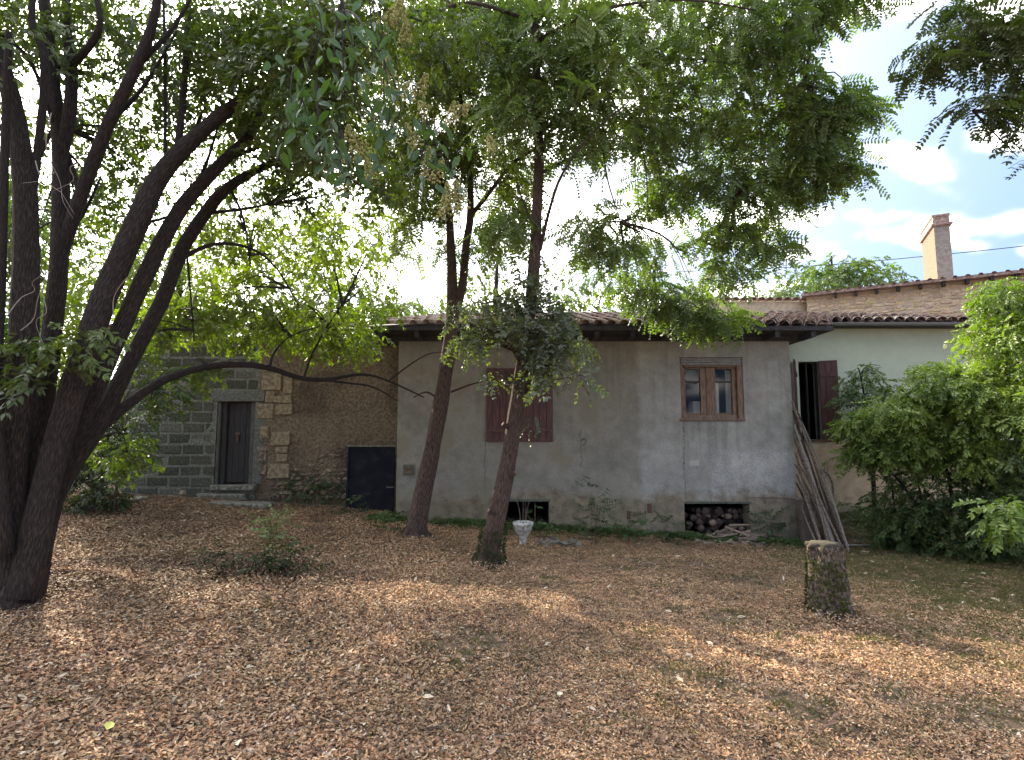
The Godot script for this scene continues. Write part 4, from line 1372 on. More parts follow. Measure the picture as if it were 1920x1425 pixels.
	limb(c, "sucker", [[975, 700, dd - .1, 7], [1000, 650, dd - .3, 5], [1040, 610, dd - .35, 3]], bk, 6)
	limb(c, "sucker", [[980, 690, dd - .1, 7], [950, 640, dd - .3, 5], [920, 600, dd - .3, 3]], bk, 6)
	limb(c, "sucker", [[968, 760, dd - .2, 6], [990, 790, dd - .32, 4], [1012, 800, dd - .36, 2]], bk, 6)
	crown(c, small, M.leaf_privet, [[1000, 790, dd - .33, 20, 16, 0.1, 5]], 1005, Color(0.07, 0.105, 0.07), Color(0.2, 0.22, 0.16), 0.6, 0.9, 0.4, null, "sucker_leaves")

	for tree in [b, c]:
		for k in 6:
			var an := k * 1.05 + (0.3 if tree == b else 0.0)
			var rr := 0.13
			part(tree, "root", tube_mesh([Vector3(cos(an) * rr * 0.5, 0.24, sin(an) * rr * 0.5), Vector3(cos(an) * rr, 0.09, sin(an) * rr), Vector3(cos(an) * rr * 1.7, 0.01, sin(an) * rr * 1.7), Vector3(cos(an) * rr * 2.6, -0.07, sin(an) * rr * 2.6)], [0.05, 0.055, 0.04, 0.02], 9, 3, 0.18), bk)
	for q in [[948, 890, 1], [962, 800, -1], [974, 735, 1], [936, 960, -1]]:
		var kp := P(q[0], q[1], dd - 0.02) - root
		part(c, "branch_stub", tube_mesh([kp + Vector3(0.06 * q[2], 0, 0.05), kp + Vector3(0.1 * q[2], 0.015, 0.09), kp + Vector3(0.125 * q[2], 0.03, 0.11)], [0.04, 0.028, 0.024], 9, 3, 0.15), bk)
	var mt := []
	var mc := []
	var mr := RandomNumberGenerator.new()
	mr.seed = 17
	for k in 260:
		var an := mr.randf() * TAU
		var hy := pow(mr.randf(), 1.8) * 0.45
		var rr := lerpf(0.24, 0.16, clampf(hy / 0.2, 0, 1))
		mt.append(Transform3D(Basis(Vector3.UP, an), Vector3(cos(an) * rr + hy * 0.16, hy, sin(an) * rr)))
		mc.append(Color(0.03, 0.042, 0.018).lerp(Color(0.07, 0.08, 0.035), mr.randf()))
	var mtuft := tool()
	mtuft.set_smooth_group(-1)
	for k in 12:
		var an := mr.randf() * TAU
		leaf(mtuft, Vector3(mr.randf_range(-0.02, 0.02), mr.randf_range(-0.02, 0.02), mr.randf_range(-0.02, 0.02)), Vector3(cos(an), mr.randf_range(-0.3, 0.9), sin(an)), Vector3(-sin(an), 0.4, cos(an)), 0.022, 0.012, 0.1, 0.1, WHITE)
	scatter(c, "foot_ivy", flat(mtuft), M.leaf_weed, mt, mc)

	# tree outside the frame whose branches reach in at the top right
	var d := thing("overhanging_tree", "locust tree beyond the bush whose feathery branch tips hang before the blue sky", "tree", Vector3(7.6, land(7.6, -5.2), -5.2))
	var tp := d.position
	part(d, "trunk", tube_mesh([Vector3(0, -0.1, 0), Vector3(0, 1.5, 0), Vector3(-0.1, 3.2, 0), Vector3(-0.3, 5.5, 0.1)], [0.2, 0.16, 0.13, 0.08], 12, 4, 0.1), bk)
	d.set_meta("bones", [Vector3(-0.1, 3.2, 0), Vector3(-0.2, 4.2, 0.1), Vector3(-0.25, 5.0, 0.1)])
	limb(d, "limb", [[2520, 150, 5.2, 22], [2200, 40, 5.2, 14], [1980, 40, 5.2, 9], [1850, 80, 5.2, 6], [1740, 120, 5.2, 3]], bk, 8)
	limb(d, "limb", [[2500, 300, 5.2, 20], [2250, 160, 5.2, 12], [2050, 150, 5.2, 8], [1900, 170, 5.2, 5], [1800, 220, 5.2, 3]], bk, 8)
	crown(d, locust, M.leaf_locust, [
		[1860, 40, 5.2, 70, 40, 0.35, 42], [1790, 90, 5.2, 60, 32, 0.3, 28], [1730, 115, 5.2, 40, 26, 0.2, 12], [1890, 110, 5.2, 50, 36, 0.3, 26], [1850, 195, 5.2, 60, 24, 0.3, 17], [1910, 170, 5.2, 40, 30, 0.3, 16], [1915, 235, 5.2, 30, 24, 0.2, 8], [1915, 295, 5.2, 14, 18, 0.1, 3], [1800, 10, 5.3, 60, 16, 0.3, 14], [1960, 60, 5.2, 80, 80, 0.4, 40], [2080, 60, 5.2, 100, 90, 0.5, 50]],
		1006, Color(0.055, 0.078, 0.035), Color(0.11, 0.14, 0.055), 0.7, 1.0, 0.45, bk)


# ---- trees behind the buildings
func build_backdrop() -> void:
	var far := [spray_simple(21, 7, 0.5, 0.15, 0.085, 0.35), spray_simple(22, 8, 0.55, 0.14, 0.08, 0.5)]
	M["far_sprays"] = far
	var list := [
		["maple_tree", "sunlit yellow-green tree behind the block wall and the privet stems", 18.0, 330, [[230, 560, 18, 130, 90, 1.5, 170], [330, 500, 18, 130, 90, 1.5, 170], [300, 620, 17, 120, 60, 1.2, 150], [170, 470, 19, 120, 90, 1.5, 120], [130, 600, 17, 90, 90, 1.2, 100], [220, 740, 16, 130, 70, 1.2, 260], [120, 820, 15, 120, 70, 1.2, 260], [280, 800, 16, 80, 70, 1.0, 160], [60, 720, 16, 120, 90, 1.2, 220]], Color(0.14, 0.19, 0.03), Color(0.32, 0.36, 0.06)],
		["ash_tree", "loose olive-green tree behind the outbuilding roof, left of the leaning tree", 20.0, 620, [[470, 520, 20, 110, 70, 1.5, 120], [560, 470, 20, 110, 80, 1.5, 90], [640, 540, 19, 100, 60, 1.5, 100], [560, 590, 18, 110, 45, 1.5, 130], [690, 590, 18, 90, 35, 1.2, 90], [700, 480, 20, 70, 50, 1.2, 40], [500, 400, 21, 80, 60, 1.2, 40], [620, 400, 21, 60, 50, 1.2, 30]], Color(0.09, 0.12, 0.03), Color(0.2, 0.22, 0.06)],
		["elm_tree", "thin-leaved tree showing over the house roof between the two trunks", 21.0, 930, [[780, 580, 20, 70, 30, 1.2, 60], [900, 560, 21, 70, 50, 1.2, 60], [1080, 570, 21, 90, 40, 1.2, 90], [1090, 500, 22, 80, 50, 1.2, 50], [930, 480, 22, 50, 50, 1.2, 25]], Color(0.09, 0.14, 0.03), Color(0.2, 0.25, 0.06)],
		["lime_tree", "broken-crowned tree rising over the roof right of the thick trunk", 23.0, 1230, [[1200, 560, 22, 80, 45, 1.4, 80], [1290, 540, 23, 70, 50, 1.4, 60], [1380, 560, 22, 60, 35, 1.2, 60], [1180, 480, 23, 60, 40, 1.2, 24]], Color(0.09, 0.14, 0.035), Color(0.19, 0.25, 0.06)],
		["distant_tree", "pale distant round tree above the beige wall, left of the chimney", 36.0, 1570, [[1530, 525, 36, 70, 35, 2.0, 90], [1620, 515, 36, 70, 38, 2.0, 100], [1575, 510, 36, 70, 35, 2.0, 90], [1480, 545, 36, 40, 20, 1.5, 40], [1680, 535, 36, 40, 25, 1.5, 30]], Color(0.09, 0.14, 0.06), Color(0.17, 0.23, 0.1)],
		["walnut_tree", "dark dense tree far left behind the outermost privet stems", 13.0, -20, [[-20, 420, 13, 110, 120, 1.0, 150], [-10, 600, 12, 90, 110, 1.0, 150], [70, 760, 11.5, 100, 70, 0.8, 130], [-60, 820, 11, 120, 90, 0.8, 150]], Color(0.06, 0.11, 0.03), Color(0.14, 0.2, 0.04)],
	]
	for i in list.size():
		var q: Array = list[i]
		var at := P(q[3], 700, q[2])
		at.y = land(at.x, at.z)
		var o := thing(q[0], q[1], "tree", at)
		var top := P(q[3], 480, q[2]) - at
		part(o, "trunk", tube_mesh([Vector3(0, -0.1, 0), Vector3(0.1, top.y * 0.3, 0), Vector3(-0.05, top.y * 0.65, 0.1), Vector3(0.05, top.y, 0)], [0.22, 0.17, 0.12, 0.05], 9, 3, 0.1), M.bark_dark)
		o.set_meta("bones", [Vector3(0.1, top.y * 0.4, 0), Vector3(0, top.y * 0.6, 0.1), Vector3(0, top.y * 0.8, 0)])
		var k := 1.6 if q[2] > 30 else 1.0
		crown(o, far, M.leaf_locust, q[4], 2000 + i, q[5], q[6], 0.8 * k, 1.2 * k, 0.3, M.bark_dark)


# ---- bushes
func build_shrubs() -> void:
	var sh := [spray_simple(31, 7, 0.36, 0.1, 0.045, 0.35), spray_simple(32, 6, 0.3, 0.11, 0.05, 0.5), spray_simple(33, 8, 0.4, 0.095, 0.042, 0.2)]
	var g := G(1800, 1040)
	var o := thing("spreading_bush", "large spreading bush with bright yellow-green top, beside the pale green wall", "bush", g)
	for q in [[[1790, 1030, 9.0, 15], [1780, 900, 9.0, 10], [1740, 790, 9.0, 7], [1690, 730, 9.0, 5]], [[1810, 1035, 8.8, 16], [1850, 850, 8.7, 12], [1890, 680, 8.6, 12], [1900, 560, 8.6, 6]], [[1770, 1030, 9.1, 11], [1700, 920, 9.2, 8], [1640, 850, 9.3, 6]], [[1830, 1040, 8.6, 20], [1900, 930, 8.3, 14], [1960, 820, 8.0, 8]], [[1740, 1000, 9.1, 6], [1720, 900, 9.2, 5], [1700, 820, 9.2, 5]], [[1680, 980, 9.5, 5], [1670, 900, 9.5, 4], [1650, 830, 9.5, 4]]]:
		limb(o, "stem", q, M.bark_dark, 8)
	crown(o, sh, M.leaf_privet, [
		[1890, 560, 8.7, 70, 45, 0.6, 374], [1930, 640, 8.4, 80, 70, 0.8, 440], [1860, 640, 8.8, 60, 50, 0.6, 286], [1800, 730, 9.0, 90, 45, 0.7, 440], [1710, 770, 9.2, 90, 40, 0.6, 520], [1760, 700, 9.3, 60, 30, 0.4, 140], [1600, 790, 9.5, 36, 20, 0.3, 70], [1650, 830, 9.4, 60, 30, 0.4, 160], [1730, 850, 9.2, 80, 36, 0.4, 200], [1850, 790, 8.7, 70, 60, 0.5, 200], [1630, 800, 9.4, 60, 32, 0.4, 198], [1880, 740, 8.6, 80, 60, 0.7, 440],
		[1780, 820, 9.0, 90, 45, 0.5, 286], [1690, 840, 9.2, 80, 35, 0.4, 198], [1620, 855, 9.4, 50, 25, 0.3, 88], [1860, 850, 8.6, 70, 60, 0.5, 242], [1980, 760, 8.0, 90, 120, 0.8, 440]],
		3001, Color(0.1, 0.16, 0.045), Color(0.29, 0.37, 0.08), 0.45, 0.75, 0.3, M.bark_dark)
	crown(o, sh, M.leaf_privet, [[1840, 930, 8.7, 50, 50, 0.4, 132], [1920, 900, 8.2, 60, 90, 0.6, 220], [1800, 960, 8.9, 50, 50, 0.4, 99], [1960, 980, 7.9, 80, 60, 0.6, 242], [1870, 1000, 8.4, 60, 40, 0.5, 132], [1740, 960, 9.3, 60, 45, 0.4, 88], [1660, 960, 9.7, 50, 45, 0.4, 132], [1700, 1000, 9.4, 70, 26, 0.4, 132], [1800, 900, 9.2, 110, 70, 0.5, 260], [1880, 960, 8.8, 90, 70, 0.5, 220], [1740, 980, 9.4, 90, 50, 0.5, 200], [1850, 1020, 8.8, 90, 30, 0.5, 160], [1690, 900, 9.6, 50, 50, 0.4, 70], [1940, 870, 8.4, 70, 100, 0.5, 200]], 3011, Color(0.05, 0.08, 0.03), Color(0.13, 0.175, 0.06), 0.45, 0.75, 0.3, M.bark_dark, "lower_crown")  # darker leaf colours paint in the shade of the bush's hollow
	var g2 := G(1640, 975)
	g2 = Vector3(P(1640, 900, 11.6).x, land(P(1640, 900, 11.6).x, -11.6), -11.6)
	var p := thing("climbing_shrub", "smaller blue-green shrub against the wall right of the open red shutters", "bush", g2)
	limb(p, "stem", [[1640, 960, 11.6, 14], [1635, 850, 11.6, 10], [1620, 740, 11.6, 6], [1610, 690, 11.6, 3]], M.bark_dark, 7)
	crown(p, sh, M.leaf_privet, [[1610, 720, 11.6, 45, 42, 0.4, 90], [1650, 740, 11.6, 45, 35, 0.4, 80], [1590, 755, 11.6, 30, 28, 0.3, 40], [1680, 760, 11.5, 30, 25, 0.3, 35], [1640, 690, 11.7, 30, 14, 0.2, 12], [1625, 960, 11.5, 40, 22, 0.3, 40]], 3002, Color(0.09, 0.135, 0.06), Color(0.2, 0.26, 0.11), 0.5, 0.8, 0.3, M.bark_dark)
	var g3 := Vector3(P(1990, 1100, 6.4).x, 0, -6.4)
	g3.y = land(g3.x, g3.z)
	var s := thing("leafy_sapling", "bright green leafy sapling tips in front of the spreading bush's dark foot", "sapling", g3)
	limb(s, "stem", [[1990, 1120, 6.4, 14], [1960, 1020, 6.4, 10], [1910, 960, 6.4, 6], [1860, 950, 6.4, 3]], M.bark_brown, 6)
	crown(s, sh, M.leaf_privet, [[1900, 950, 6.4, 45, 24, 0.25, 26], [1865, 955, 6.4, 25, 14, 0.15, 9], [1900, 985, 6.4, 30, 12, 0.2, 9], [1950, 970, 6.4, 40, 40, 0.3, 26]], 3003, Color(0.11, 0.18, 0.04), Color(0.25, 0.34, 0.07), 0.7, 1.0, 0.35, M.bark_brown)
	# dark undergrowth left of the block wall
	var g4 := G(200, 950)
	var e := thing("elder_bush", "dark elder bush filling the corner between privet stems and block wall", "bush", g4)
	for q in [[[195, 955, 9.2, 9], [190, 850, 9.2, 7], [200, 790, 9.2, 4]], [[215, 955, 9.2, 9], [225, 860, 9.2, 7], [240, 800, 9.2, 4]], [[180, 950, 9.2, 7], [165, 880, 9.2, 5]]]:
		limb(e, "stem", q, M.bark_brown, 7)
	crown(e, sh, M.leaf_privet, [[230, 800, 9.2, 50, 40, 0.4, 70], [170, 880, 9.4, 50, 60, 0.4, 70], [250, 830, 9.6, 40, 26, 0.3, 36], [190, 930, 9.3, 60, 20, 0.4, 40], [130, 900, 9.4, 50, 60, 0.4, 50], [260, 700, 10, 40, 50, 0.3, 40]], 3004, Color(0.035, 0.05, 0.022), Color(0.07, 0.095, 0.035), 0.6, 0.9, 0.3, M.bark_dark)
	# low weeds in the leaf litter and along the wall
	var low := [spray_simple(41, 5, 0.2, 0.06, 0.03, -0.3), spray_simple(42, 6, 0.24, 0.05, 0.026, -0.1)]
	var weeds := [
		["bramble", "sprawling dark bramble growing through the fallen leaves", 490, 1085, 105, 40, 70, Color(0.03, 0.038, 0.024), Color(0.06, 0.075, 0.045)],
		["seedling", "pale green leafy seedling upright behind the bramble", 515, 1020, 42, 38, 34, Color(0.14, 0.19, 0.08), Color(0.26, 0.32, 0.16)],
		["nettle", "tall dark nettle standing against the damp wall between the openings", 1112, 1020, 24, 70, 34, Color(0.05, 0.08, 0.04), Color(0.1, 0.15, 0.07)],
		["nettle", "shorter nettle clump right of the tall nettle by the wall", 1180, 1018, 40, 34, 34, Color(0.06, 0.1, 0.045), Color(0.12, 0.17, 0.08)],
		["nettle", "small weed at the wall left of the firewood opening", 1255, 1018, 16, 26, 14, Color(0.06, 0.1, 0.045), Color(0.1, 0.15, 0.07)],
		["nettle", "grey-green weed at the wall right of the firewood opening", 1450, 1018, 34, 44, 40, Color(0.05, 0.085, 0.045), Color(0.1, 0.14, 0.08)],
		["nettle", "dusty creeping weed at the foot of the leaning tree", 745, 1000, 40, 22, 30, Color(0.05, 0.08, 0.035), Color(0.1, 0.14, 0.06)],
		["nettle", "thin weed stems in front of the left cellar opening", 1010, 1015, 34, 40, 18, Color(0.05, 0.08, 0.04), Color(0.1, 0.14, 0.07)],
		["ivy_clump", "dark ivy clump at the foot of the stone wall", 590, 945, 70, 30, 80, Color(0.03, 0.05, 0.025), Color(0.06, 0.095, 0.045)],
		["fern_clump", "dull weed clump where stone wall and dark metal panel meet", 650, 968, 26, 24, 20, Color(0.05, 0.075, 0.04), Color(0.09, 0.12, 0.06)],
	]
	for i in weeds.size():
		var q: Array = weeds[i]
		var at := G(q[2], q[3])
		at.z = maxf(at.z, -10.9 if q[2] > 745 else -11.2)
		if q[2] > 745 and q[0] == "nettle":
			at.z = maxf(at.z, -10.15)
			at.y = land_bumpy(at.x, at.z)
		var w := thing(q[0], q[1], "weed", at)
		var dp := -at.z
		var vb: float = q[3]
		var st := tool()
		var r := RandomNumberGenerator.new()
		r.seed = 900 + i
		for k in 5:
			var x: float = r.randf_range(-0.7, 0.7) * q[4] / F * dp
			tube(st, [Vector3(x * 0.5, -0.03, r.randf_range(-0.05, 0.1)), Vector3(x * 0.8, q[5] / F * dp * 0.7, 0.03), Vector3(x, q[5] / F * dp * 1.15, 0.06)], [0.004, 0.003, 0.0015], 5, 3, 0.0, false)
		part(w, "stem", flat(st), M.bark_brown)
		if q[0] == "bramble":
			for k in 16:
				var x0: float = r.randf_range(-1.0, 1.0) * 0.5
				var z0 := r.randf_range(-0.3, 0.3)
				part(w, "dry_stem", tube_mesh([Vector3(x0, -0.02, z0), Vector3(x0 + r.randf_range(-0.2, 0.2), r.randf_range(0.12, 0.3), z0 + 0.05), Vector3(x0 + r.randf_range(-0.45, 0.45), r.randf_range(0.02, 0.22), z0 + r.randf_range(-0.1, 0.3))], [0.006, 0.004, 0.0025], 5, 4, 0.1), M.bark_dark)
		crown(w, low, M.leaf_weed, [[q[2], vb - q[5] * 0.9, dp, q[4], q[5], 0.12 if q[0] == "nettle" else 0.25, q[6]]], 3100 + i, q[7], q[8], 0.7, 1.1, 0.0, null, "leaves")


# ---- loose things in the yard
func build_yard() -> void:
	var r := RandomNumberGenerator.new()
	r.seed = 55
	# stump with a stick across it
	var g := G(1560, 1160)
	var d := -g.z
	var s := thing("tree_stump", "tall mossy tree stump with flared foot standing alone on the grass", "stump", g)
	var hgt := P(1550, 1020, d).y - g.y
	var wd := 62.0 * d / F
	part(s, "trunk", tube_mesh([Vector3(0.02, -0.12, 0), Vector3(0.0, 0.02, 0), Vector3(-0.01, 0.14, 0), Vector3(-0.02, hgt * 0.55, 0), Vector3(-0.03, hgt - 0.01, 0)], [wd * 0.72, wd * 0.64, wd * 0.55, wd * 0.48, wd * 0.44], 26, 7, 0.24), M.bark_stump)
	var ct := tool()
	tube(ct, [Vector3(-0.03, hgt - 0.03, 0), Vector3(-0.03, hgt + 0.012, 0.0)], [wd * 0.45, wd * 0.41], 22, 1, 0.3)
	part(s, "cut_face", flat(ct), M.rotten_wood)
	for k in 5:
		var a := k * 1.3 + 0.4
		part(s, "root", tube_mesh([Vector3(cos(a) * 0.1, 0.13, sin(a) * 0.1), Vector3(cos(a) * 0.17, 0.03, sin(a) * 0.17), Vector3(cos(a) * 0.25, -0.05, sin(a) * 0.25)], [0.06, 0.045, 0.02], 8, 3, 0.15), M.bark_stump)
	var moss := []
	var mcol := []
	var tuft := tool()
	tuft.set_smooth_group(-1)
	for k in 14:
		var a := r.randf() * TAU
		var q := Vector3(cos(a), 0, sin(a)) * r.randf() * 0.02
		leaf(tuft, q, Vector3(cos(a), r.randf_range(0.3, 1.2), sin(a)), Vector3(-sin(a), 0.2, cos(a)), 0.018, 0.008, 0.1, 0.1, WHITE)
	var tm := flat(tuft)
	for k in 330:
		var a := r.randf_range(1.0, 4.4)
		var y := pow(r.randf(), 1.3) * hgt * 0.8
		var rr := lerpf(wd * 0.6, wd * 0.47, y / hgt)
		moss.append(Transform3D(Basis(Vector3.UP, r.randf() * 6.0), Vector3(cos(a) * rr - 0.02, y, sin(a) * rr)))
		mcol.append(Color(0.05, 0.065, 0.02).lerp(Color(0.11, 0.12, 0.04), r.randf()))
	scatter(s, "moss", tm, M.leaf_weed, moss, mcol)
	var stick := tag(part(self, "stick", tube_mesh([Vector3(-0.45, 0, 0), Vector3(0, 0.01, 0.02), Vector3(0.45, 0, 0)], [0.018, 0.016, 0.012], 7, 3, 0.1), M.bark_pale), "straight stick lying on the ground behind the stump", "stick")
	var sg := G(1625, 1030)
	stick.position = Vector3(sg.x, sg.y + 0.05, sg.z)

	# poles leaning on the corner
	var wall_top := [
		[1482, 752, 1588, 1016, 11], [1484, 770, 1575, 1018, 10], [1486, 795, 1566, 1016, 12], [1487, 825, 1558, 1015, 9], [1489, 850, 1550, 1014, 11], [1497, 775, 1580, 1017, 9], [1503, 790, 1592, 1020, 8], [1491, 890, 1545, 1012, 12], [1493, 845, 1572, 1010, 8], [1500, 905, 1556, 1016, 9], [1506, 830, 1562, 1010, 7], [1484, 810, 1584, 1018, 9], [1488, 870, 1560, 1016, 10], [1490, 905, 1552, 1012, 9], [1495, 800, 1570, 1019, 10], [1492, 930, 1540, 1013, 8], [1498, 870, 1588, 1021, 8]]
	for k in wall_top.size():
		var q: Array = wall_top[k]
		var top := P(q[0] + 3, q[1], 10.22 - 0.02 * (k % 3))
		if q[0] > 1495:
			top = P(q[0], q[1], 10.35)
		var foot := P(q[2], q[3], 9.6 - 0.12 * (k % 4))
		foot.y = land(foot.x, foot.z) - 0.02
		var mid := top.lerp(foot, 0.5) + Vector3(r.randf_range(-0.05, 0.03), r.randf_range(-0.06, 0.03), 0.03)
		var rad: float = q[4] * 9.8 / F * 0.25
		var o := thing("wooden_pole", "bare weathered pole leaning in the bundle at the house corner", "pole", foot, "poles leaning at the house corner")
		part(o, "shaft", tube_mesh([Vector3.ZERO, mid - foot, top - foot], [rad, rad * 0.9, rad * 0.65], 8, 5, 0.08), [M.bark_pole, M.bark_brown, M.bark_pale, M.bark_pole][k % 4])
		if k % 3 == 0:
			var j := (top - foot) * r.randf_range(0.4, 0.6)
			part(o, "side_twig", tube_mesh([j + (mid - top.lerp(foot, 0.5)), j + Vector3(0.06, 0.12, 0.04), j + Vector3(0.08, 0.26, 0.05)], [0.012, 0.009, 0.006], 6, 3, 0.05), M.bark_pole)
	tag(part(self, "hooked_stick", tube_mesh([P(1537, 882, 10.1), P(1550, 887, 10.1), P(1560, 905, 10.1), P(1562, 940, 10.05), P(1560, 1008, 9.9)], [0.014, 0.018, 0.02, 0.02, 0.022], 8, 4, 0.06), M.bark_pole), "stick with hooked top standing right of the leaning poles", "stick")
	var pb := G(1512, 1020)
	pb.z = -10.05
	pb.y = land(pb.x, pb.z)
	var post := thing("wooden_post", "short brown squared post standing at the house corner behind the poles", "post", pb)
	var ph := P(1512, 940, 10.05).y - pb.y
	part(post, "timber", worn_mesh(Vector3(0.27, ph + 0.1, 0.16), 0.012, 0.008, 4), M.bark_pole, Transform3D(Basis(), Vector3(0, ph / 2 - 0.05, 0)))
	part(post, "top_rail", worn_mesh(Vector3(0.42, 0.05, 0.06), 0.008, 0.004, 4), M.bark_pale, Transform3D(Basis(Vector3.BACK, -0.05), Vector3(-0.02, ph + 0.03, 0.02)))

	# firewood stacked in the cellar opening
	var ends := [0.055, 0.045, 0.065]
	var y := P(1340, 1016, 10.4).y
	var row := 0
	while y < P(1340, 958, 10.4).y:
		var x := P(1290, 980, 10.45).x + (0.05 if row % 2 else 0.0)
		while x < P(1402, 980, 10.45).x:
			var rr: float = ends[r.randi() % 3] * r.randf_range(0.62, 1.2)
			var z := WZ - 0.3 + r.randf_range(-0.16, 0.16)
			if r.randf() < 0.93:
				var o := thing("firewood_log", "split log stacked end-on in the right cellar opening", "log", Vector3(x, y + r.randf_range(-0.012, 0.012), z), "firewood in the cellar opening")
				part(o, "bark", tube_mesh([Vector3(0, 0, -0.4), Vector3(r.randf_range(-0.02, 0.02), 0, 0)], [rr * 0.95, rr], 9, 2, 0.14), M.bark_brown)
				part(o, "cut_end", tube_mesh([Vector3(0, 0, -0.01), Vector3(0, 0, 0.004)], [rr * 0.9, rr * 0.88], 9, 1, 0.14), M.cut_wood if r.randf() < 0.18 else M.log_end)
			x += rr * 2.0 + 0.008
		y += 0.104
		row += 1
	# heap of split sticks below it
	for k in 60:
		var at := G(r.randf_range(1325, 1425), r.randf_range(1012, 1034))
		at.z = clampf(at.z, -10.18, -9.6)
		at.y = land(at.x, at.z) + r.randf_range(0.03, 0.3) * maxf(0.1, 1.0 - absf(at.x - 3.85) / 0.7) * smoothstep(-9.5, -10.1, at.z)
		var o := thing("kindling_stick", "pale split stick in the heap under the firewood opening", "stick", at, "kindling heap")
		part(o, "wood", worn_mesh(Vector3(r.randf_range(0.2, 0.45), 0.035, 0.045), 0.006, 0.008, k), M.cut_wood if k % 3 else M.bark_pole, Transform3D(Basis.from_euler(Vector3(r.randf_range(-0.3, 0.3), r.randf_range(-0.7, 0.7), r.randf_range(-0.3, 0.3)))))

	# ceramic pedestal bowl
	var bg := G(981, 1024)
	var bowl := thing("pedestal_bowl", "white ceramic pedestal bowl on the ground before the dark cellar opening", "bowl", bg)
	var sc := (P(981, 978, -bg.z).y - bg.y)
	var prof := [[0.07, 0.0], [0.085, 0.02], [0.07, 0.1], [0.065, 0.3], [0.08, 0.42], [0.13, 0.55], [0.165, 0.68], [0.175, 0.8], [0.19, 0.86], [0.195, 0.97], [0.185, 1.0], [0.15, 1.0], [0.145, 0.9], [0.12, 0.75], [0.05, 0.66], [0.0, 0.66]]
	var lathe := tool()
	for i in prof.size() - 1:
		for k in 24:
			var pt := []
			for e in [[i, k], [i, k + 1], [i + 1, k + 1], [i + 1, k]]:
				var a: float = TAU * e[1] / 24.0
				var f := 1.0 + (0.22 if prof[e[0]][1] > 0.5 else 0.0) * maxf(0.0, sin(a))
				pt.append(Vector3(cos(a) * prof[e[0]][0] * 0.78, prof[e[0]][1] * sc, sin(a) * prof[e[0]][0] * f * 0.78))
			quad(lathe, pt[1], pt[0], pt[3], pt[2])
	part(bowl, "basin", flat(lathe), M.ceramic)
	part(bowl, "soil", tube_mesh([Vector3(0, sc * 0.8, 0.01), Vector3(0, sc * 0.9, 0.01)], [0.09, 0.105], 16, 1), M.soil)
	for k in 3:
		part(bowl, "plant_stem", tube_mesh([Vector3(-0.04 + 0.04 * k, sc * 0.88, 0), Vector3(-0.05 + 0.05 * k, sc * 1.4, 0.02), Vector3(-0.09 + 0.09 * k, sc * 1.9, 0.03)], [0.006, 0.005, 0.003], 5, 3), M.bark_pole)

	# dark metal panel against the stone wall
	var pa := P(648, 968, 10.95)
	var pc := P(740, 838, 10.95)
	var pn := thing("metal_panel", "blue-black sheet metal panel propped upright against the stone wall", "panel", Vector3((pa.x + pc.x) / 2, land((pa.x + pc.x) / 2, -10.95), -10.95))
	var pw := pc.x - pa.x
	var pht := pc.y - pn.position.y
	var lean := Transform3D(Basis(Vector3.RIGHT, -0.04), Vector3.ZERO)
	part(pn, "sheet", worn_mesh(Vector3(pw, pht, 0.02), 0.003), M.steel_dark, lean * Transform3D(Basis(), Vector3(0, pht / 2, 0)))
	for q in [[-pw / 2 + 0.018, pht / 2, 0.036, pht], [pw / 2 - 0.018, pht / 2, 0.036, pht]]:
		part(pn, "edge_rail", worn_mesh(Vector3(q[2], q[3], 0.04), 0.004), M.steel_dark, lean * Transform3D(Basis(), Vector3(q[0], q[1], 0.012)))
	part(pn, "top_edge", worn_mesh(Vector3(pw + 0.02, 0.03, 0.06), 0.004), M.stone_step, lean * Transform3D(Basis(), Vector3(0, pht + 0.017, 0.0)))
	part(pn, "handle", worn_mesh(Vector3(0.14, 0.022, 0.03), 0.004), M.lintel, lean * Transform3D(Basis(), Vector3(pw / 2 - 0.06, pht * 0.37, 0.05)))

	# steps below the plank door, kerb stones, loose stones
	for q in [[400, 482, 920, "broad worn stone step directly under the plank door"], [372, 462, 931, "lower worn stone step shifted left below the door"], [395, 505, 946, "lowest long stone step half sunk in the leaves"]]:
		var at := G((q[0] + q[1]) * 0.5, q[2] + 6)
		var wdt: float = (q[1] - q[0]) / F * -at.z
		var o := tag(part(self, "stone_step", worn_mesh(Vector3(wdt, 0.12, 0.34), 0.02, 0.02, int(q[0])), M.stone_step), q[3], "step")
		o.position = at + Vector3(0, 0.03, -0.1)
	for k in 7:
		var at := G(150 + k * 19, 962 - k * 3.2)
		var o := tag(part(self, "edging_stone", worn_mesh(Vector3(0.2, 0.13, 0.16), 0.03, 0.02, 70 + k), M.stone_step), "mossy stone in the row edging the leaf bed beside the privet", "stone", "edging stones")
		o.position = at + Vector3(0, 0.03, 0)
		o.rotation.y = r.randf_range(-0.3, 0.3)
	for k in 9:
		var at := G([440, 1030, 1045, 1012, 1060, 1075, 1022, 1038, 1085][k], [912, 1020, 1022, 1021, 1024, 1020, 1026, 1017, 1025][k])
		at.z = maxf(at.z, -10.1 if k else -10.9)
		at.y = land_bumpy(at.x, at.z)
		var o := tag(part(self, "loose_stone", worn_mesh(Vector3(0.13, 0.08, 0.1), 0.025, 0.015, 90 + k), M.quoin if k == 0 else M.stone_step), "pale stone lying on the top step by the plank door" if k == 0 else "loose pale stone on the ground by the left cellar opening", "stone", "" if k == 0 else "stones by the cellar opening")
		o.position = at + Vector3(0, 0.03 + (0.09 if k == 0 else 0.0), 0)
		o.rotation.y = r.randf() * 3.0
	# things seen through the window
	var bx := P(1306, 768, 10.75)
